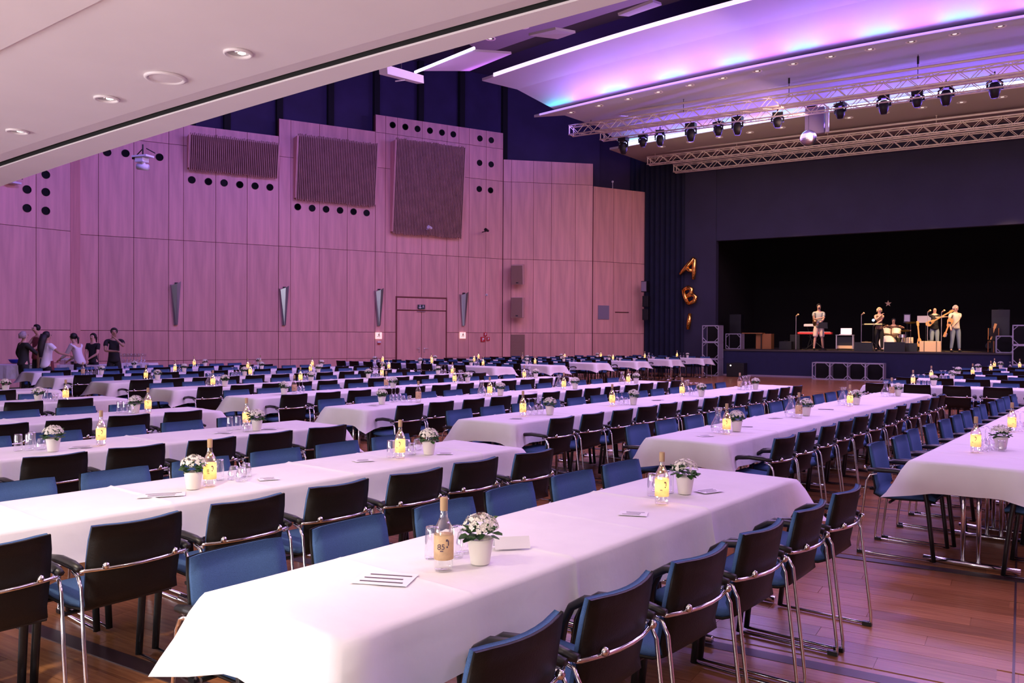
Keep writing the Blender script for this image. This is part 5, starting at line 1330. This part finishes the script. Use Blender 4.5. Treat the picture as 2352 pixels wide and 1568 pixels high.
def guitar(c, d_dir, n_dir, L, label, body='guitar'):
    """c centre of the body, d_dir neck direction, n_dir outward normal"""
    x = Vector(d_dir).normalized(); z = Vector(n_dir); z = (z-x*z.dot(x)).normalized(); y = z.cross(x)
    T = Matrix(((x.x, y.x, z.x, c.x), (x.y, y.y, z.y, c.y), (x.z, y.z, z.z, c.z), (0, 0, 0, 1))); t = thing('electric_guitar', label, 'guitar'); t.matrix_world = T
    out = []
    for i in range(26):
        a_ = 2*PI*i/26; r_ = .125+.03*math.cos(2*a_)+.015*math.cos(a_+PI)+.016*math.cos(3*a_); out.append((r_*math.cos(a_)*1.15, r_*math.sin(a_)*.92))
    MB().prism(out, .045, Matrix.Translation((0, 0, -.02))).build('guitar_body', M[body], t, bevel=.006)
    MB().box((L*.36+.02, 0, .03), (L*.62, .05, .022)).build('neck', M['guitar'], t)
    MB().box((L*.36+L*.31+.10, 0, .028), (.18, .085, .018)).build('headstock', M['guitar'], t)
    b_ = MB()
    for k in range(4): b_.tube([(L*.36+L*.31+.05+.035*k, .04, .028), (L*.36+L*.31+.05+.035*k, .075, .028)], .006, 5)
    b_.build('tuning_pegs', M['chrome'], t)['kind'] = 'stuff'
    MB().box((.0, 0, .03), (.07, .09, .01)).build('pickup', M['fixture'], t)
    return t
pd = st(2139, 35.95, SZ+1.22); dv = on_v(2184, 714, 35.9)-on_v(2137, 740, 35.9); guitar(on_v(2137, 741, 35.93), dv, EYE-pd, 1.15, 'pale wooden bass guitar with neck pointing up right, held by bald man')
guitar(on_v(2181, 741, 34.92), on_v(2176, 757, 34.9)-on_v(2186, 732, 34.9), EYE-pd, .55, 'small orange guitar held across the rightmost musician') 
guitar(on_v(2272, 790, 35.6), on_v(2280, 764, 35.6)-on_v(2270, 795, 35.6), EYE-pd, .9, 'dark guitar leaning on a stand at the right of the stage', 'fixture')
guitar(on_v(2112, 786, 35.5), on_v(2108, 745, 35.5)-on_v(2112, 790, 35.5), EYE-pd, .95, 'upright guitar on a stand left of the cream amplifier', 'guitar')
# saxophone
c = on_v(1870, 735, 34.8); t = thing('saxophone', 'small brass saxophone held by the bearded man on stage', 'saxophone', c, fc(1880))
MB().tube([(0, -.05, .26), (0, .05, .27), (.01, .07, .18), (.01, .05, -.1), (0, .08, -.2), (-.02, .17, -.2), (-.03, .20, -.08), (-.03, .22, .0)], [.01, .014, .02, .035, .045, .055, .07, .10], 12).build('sax_body', M['brass'], t, smooth=True)
kb = MB()
for k in range(6): kb.box((.04, .06, .12-.045*k), (.025, .02, .02))
kb.build('keys', M['brass'], t)['kind'] = 'stuff'; MB().tube([(0, -.1, .24), (0, -.05, .26)], .012, 6).build('mouthpiece', M['fixture'], t)
# keyboards
def keyboard(x, y, v, w, m_, label):
    c = on_v(x, y, v); t = thing('keyboard', label, 'keyboard', (c.x, c.y, SZ), HALLROT); z = c.z-SZ
    MB().box((0, 0, z), (w, .32, .09)).build('keyboard_case', M[m_], t, bevel=.008); MB().box((0, -.06, z+.05), (w*.9, .16, .02)).build('keys', M['white'], t)
    for s in (-1, 1): MB().tube([(-s*w*.28, 0, .02), (s*w*.28, 0, z-.05)], .018, 6).build('stand_leg', M['fixture'], t); MB().tube([(s*w*.3, -.2, .015), (s*w*.3, .2, .015)], .018, 6).build('stand_foot', M['fixture'], t)
keyboard(1872, 765, 36.0, 1.35, 'redkey', 'red keyboard on a black cross stand behind the bearded man')
keyboard(1862, 747, 36.6, .5, 'white', 'short white keyboard on a stand left of the bearded man')
# black mixer box in front of bearded man
t = thing('mixer_box', 'small black control box on a thin stand beside the bearded man', 'mixer', st(1890, 34.6), HALLROT); z = hgt(1890, 747, 34.6)
MB().box((0, 0, z), (.34, .1, .24)).build('housing', M['fixture'], t); MB().tube([(0, 0, 0), (0, 0, z-.1)], .012, 6).build('pole', M['fixture'], t); MB().lathe([(.16, 0), (.16, .02), (.02, .03)], 14).build('base', M['fixture'], t)
# rack case with laptop
t = thing('rack_case', 'pale metal framed rack case on castors carrying the laptop', 'case', st(1941, 35.6), HALLROT+R(5)); w, h = .62, hgt(1941, 770, 35.6)
for s in (-1, 1):
    MB().box((s*w/2, 0, h/2+.03), (.04, .5, h-.06)).build('side_panel', M['greyframe'], t)
    MB().ball((s*w*.4, -.2, .03), .03).build('castor', M['fixture'], t)
MB().box((0, .05, h*.55), (w-.05, .36, h*.7)).build('rack_unit', M['fixture'], t); MB().box((0, -.1, h*.22), (w-.04, .12, h*.2)).build('drawer_front', M['ampcream'], t); MB().box((0, 0, h+.012), (w+.06, .52, .024)).build('top_panel', M['greyframe'], t)
t = thing('laptop', 'open laptop with bright blue screen on the rack case', 'laptop', st(1941, 35.6, SZ+h+.025), HALLROT+R(5))
MB().box((0, -.02, .012), (.42, .28, .02)).build('base', M['white'], t); T_ = Matrix.Translation((.03, .12, .14)) @ Matrix.Rotation(R(-12), 4, 'X'); MB().box((0, 0, 0), (.42, .014, .26), tf=T_).build('lid', M['white'], t); MB().box((0, -.009, 0), (.38, .004, .22), tf=T_).build('screen', M['screen'], t)
# music stand with bright sheet, page on stand
def mstand(x, y, v, w, hh, label, sheet='paper', tilt=-20, desk='fixture'):
    t = thing('music_stand', label, 'music stand', st(x, v), HALLROT); z = hgt(x, y, v); T_ = Matrix.Translation((0, 0, z)) @ Matrix.Rotation(R(tilt), 4, 'X')
    MB().box((0, 0, 0), (w, .012, hh), tf=T_).build('desk', M[desk], t)
    if sheet: MB().box((0, -.012, .01), (w*.8, .004, hh*.75), tf=T_).build('sheet', M[sheet], t)
    MB().tube([(0, .02, .35), (0, .02, z-.05)], .012, 6).build('pole', M['fixture'], t)
    for a_ in (0, 120, 240): MB().tube([(0, .02, .35), (.3*math.cos(R(a_)), .02+.3*math.sin(R(a_)), .015)], .009, 5).build('leg', M['fixture'], t)
mstand(2083, 731, 37.6, .26, .36, 'thin stand holding a white music page right of the drummer', 'paper', -8)
mstand(2005, 745, 34.7, .80, .10, 'broad black music stand with pale edge before the blond woman', 'ampcream', -60)
mstand(2126, 733, 36.8, .62, .28, 'dark desk frame behind the cream amplifier and bass player', None, -4, 'greyframe')
p = on_v(2006, 735, 34.68); t = thing('stage_lamp', 'small bright blue-white lamp clipped to the broad music stand', 'lamp', p, HALLROT); MB().ball((0, 0, 0), .05).build('bulb', emit('cool_lamp', (.5, .7, 1), 6), t); MB().tube([(0, 0, -.12), (0, 0, 0)], .01, 5).build('gooseneck', M['fixture'], t)
# microphone stands
for x, y, v, lb in ((1828, 725, 35.0, 'tall microphone stand at the left side of the stage'), (1978, 722, 34.5, 'microphone stand leaning left of the blond woman'), (2130, 716, 35.4, 'microphone stand left of the bald bass player'), (2162, 716, 35.4, 'microphone stand right of the bald bass player')):
    t = thing('microphone_stand', lb, 'microphone stand', st(x, v), 0); z = hgt(x, y, v)
    MB().tube([(0, 0, 0), (0, 0, z)], .011, 6).build('pole', M['greyframe'], t); MB().lathe([(.13, 0), (.13, .02), (.02, .03)], 12).build('base', M['fixture'], t); MB().tube([(0, 0, z-.02), (.05, -.12, z+.06)], [.018, .035], 8).build('microphone', M['ampcream'], t)
# drum kit
t = thing('drum_kit', 'drum kit with pale bass drum and cymbals behind the singer', 'drum kit', st(2056, 36.5), HALLROT+R(-8))
def cyl(r_, h_, T_): return MB().lathe([(r_*.97, 0), (r_, .01), (r_, h_-.01), (r_*.97, h_)], 22, tf=T_)
RX = Matrix.Rotation(R(90), 4, 'X')
cyl(.30, .38, Matrix.Translation((-.20, -.1, .31)) @ RX).build('bass_drum', M['drum'], t, smooth=False); MB().lathe([(.285, 0), (.0001, .001)], 22, tf=Matrix.Translation((-.20, -.49, .31)) @ RX).build('drum_head', M['whiteshirt'], t)
cyl(.17, .22, Matrix.Translation((-.28, -.25, .66)) @ Matrix.Rotation(R(-15), 4, 'X')).build('tom', M['drum'], t); cyl(.17, .22, Matrix.Translation((.10, -.25, .66)) @ Matrix.Rotation(R(-15), 4, 'X')).build('tom', M['drum'], t)
cyl(.2, .36, Matrix.Translation((.45, .1, .18))).build('floor_tom', M['drum'], t); cyl(.18, .14, Matrix.Translation((.34, -.3, .52))).build('snare', M['chrome'], t)
for (x, y, z) in ((-.55, -.1, 1.05), (.62, -.15, 1.12), (.5, -.42, .80)):
    MB().tube([(x, y, 0), (x, y, z)], .012, 6).build('cymbal_stand', M['chrome'], t); MB().lathe([(.21, 0), (.06, .02), (.02, .035), (.0001, .036)], 20, tf=Matrix.Translation((x, y, z)) @ Matrix.Rotation(R(12), 4, 'X')).build('cymbal', M['brass'], t)
for a_ in (.30, .40, .22): MB().tube([(a_, -.3, .01), (.34, -.3, .5)], .010, 5).build('snare_leg', M['chrome'], t)
t = thing('drum_stool', 'round black stool under the seated drummer', 'stool', st(2052, 37.3), 0); MB().lathe([(.16, .42), (.17, .44), (.17, .485), (.15, .495), (.0001, .495)], 16).build('seat', M['fixture'], t)
for a_ in (0, 120, 240): MB().tube([(0, 0, .42), (.22*math.cos(R(a_)), .22*math.sin(R(a_)), .012)], .012, 5).build('leg', M['chrome'], t)
# monitors, amps, cases
def boxthing(name, cat, x, v, w, d, h, m_, label, front=None, wedge=False, z0=SZ, rz=0):
    t = thing(name, label, cat, st(x, v, z0), HALLROT+R(rz))
    if wedge: MB().add([(-w/2, -d/2, 0), (w/2, -d/2, 0), (w/2, d/2, 0), (-w/2, d/2, 0), (-w/2, -d/2, h*.35), (w/2, -d/2, h*.35), (w/2, d/2, h), (-w/2, d/2, h)], [(3, 2, 1, 0), (4, 5, 6, 7), (0, 1, 5, 4), (1, 2, 6, 5), (2, 3, 7, 6), (3, 0, 4, 7)]).build('cabinet', M[m_], t)
    else: MB().box((0, 0, h/2), (w, d, h)).build('cabinet', M[m_], t, bevel=.008)
    if front: MB().box((0, -d/2-.006, h*.45), (w*.88, .012, h*.74)).build('grille', M[front], t)
    if not wedge: MB().tube([(-w*.15, 0, h+.004), (-w*.13, 0, h+.03), (w*.13, 0, h+.03), (w*.15, 0, h+.004)], .010, 5).build('handle', M['fixture'], t)
    return t
boxthing('stage_monitor', 'speaker', 2056, 34.3, .72, .45, .36, 'fixture', 'black wedge monitor on the stage edge before the drum kit', None, True, rz=180)
boxthing('stage_monitor', 'speaker', 1985, 34.6, .66, .45, .34, 'blackplastic', 'black wedge monitor left of the singer on the stage edge', None, True, rz=180)
boxthing('stage_monitor', 'speaker', 2091, 34.9, .5, .42, .32, 'blackplastic', 'black wedge monitor between drum kit and cream amplifier', None, True, rz=180)
boxthing('guitar_amplifier', 'amplifier', 2137, 35.0, .72, .3, .40, 'ampcream', 'cream amplifier with dark stripes standing at the stage edge', None)
am = [o for o in COL.objects if o.get('label', '') == 'cream amplifier with dark stripes standing at the stage edge'][0]
for dx in (-.2, .22): MB().box((dx, -.152, .2), (.02, .01, .4)).build('strap', M['fixture'], am)
boxthing('guitar_amplifier', 'amplifier', 1990, 36.6, .36, .3, .34, 'ampcream', 'small cream amplifier behind the left wedge monitor', 'ampcream', z0=SZ)
boxthing('wooden_cabinet', 'cabinet', 1757, 36.6, .66, .5, .66, 'ampwood', 'orange-brown wooden cabinet at the left of the stage', 'ampwood')
boxthing('flight_case', 'case', 1828, 36.0, .40, .4, .62, 'fixture', 'black flight case left of the red keyboard', 'blackplastic')
boxthing('flight_case', 'case', 1806, 35.4, .5, .4, .34, 'fixture', 'low black flight case near the left stage edge', 'blackplastic')
boxthing('pa_speaker', 'speaker', 1692, 36.2, .5, .5, 1.5, 'fixture', 'tall dim loudspeaker behind the left cube frame on stage', 'blackplastic')
boxthing('pa_speaker', 'speaker', 2298, 36.4, .6, .5, 1.6, 'fixture', 'tall dim loudspeaker behind the right cube frame on stage', 'blackplastic')
boxthing('subwoofer', 'speaker', 1693, 33.1, .7, .5, .55, 'fixture', 'black subwoofer box on the hall floor beside the left tower', 'blackplastic', z0=0)
t = thing('indicator_lamp', 'tiny white lamp on the subwoofer beside the left tower', 'lamp', on_v(1678, 839, 32.82), HALLROT); MB().ball((0, 0, 0), .03).build('bulb', M['lampwarm'], t); MB().box((0, .02, 0), (.07, .03, .07)).build('housing', M['fixture'], t)
t = thing('side_bench', 'low dark table left of the orange-brown wooden cabinet', 'table', st(1725, 36.4), HALLROT); MB().box((0, 0, .68), (1.1, .5, .04)).build('tabletop', M['ampwood'], t)
for sx in (-1, 1):
    for sy in (-1, 1): MB().box((sx*.5, sy*.2, .33), (.04, .04, .66)).build('leg', M['fixture'], t)
# folding chair at the right of the stage
t = thing('stage_chair', 'dark wooden chair on stage beside the leaning guitar', 'chair', st(2288, 35.4), HALLROT+R(30)); MB().box((0, 0, .45), (.42, .42, .04)).build('seat', M['fixture'], t); MB().box((0, .2, .75), (.42, .03, .3)).build('backrest', M['fixture'], t)
for sx in (-1, 1):
    for sy in (-1, 1): MB().tube([(sx*.19, sy*.19, 0), (sx*.19, sy*.19, .45 if sy < 0 else .9)], .016, 6).build('leg', M['ampwood'], t)
# paper star on the backdrop
out = []
for i in range(10): r_ = .14 if i % 2 == 0 else .055; out.append((r_*math.sin(PI*i/5), r_*math.cos(PI*i/5)))
t = thing('paper_star', 'small pale yellow star hanging above the drummer', 'star', on_v(2040, 697, 38.5), HALLROT); MB().prism(out, .02, Matrix.Rotation(R(90), 4, 'X')).build('star_body', M['ampcream'], t); MB().tube([(0, 0, .13), (0, 0, 4.5)], .003, 4).build('thread', M['fixture'], t)
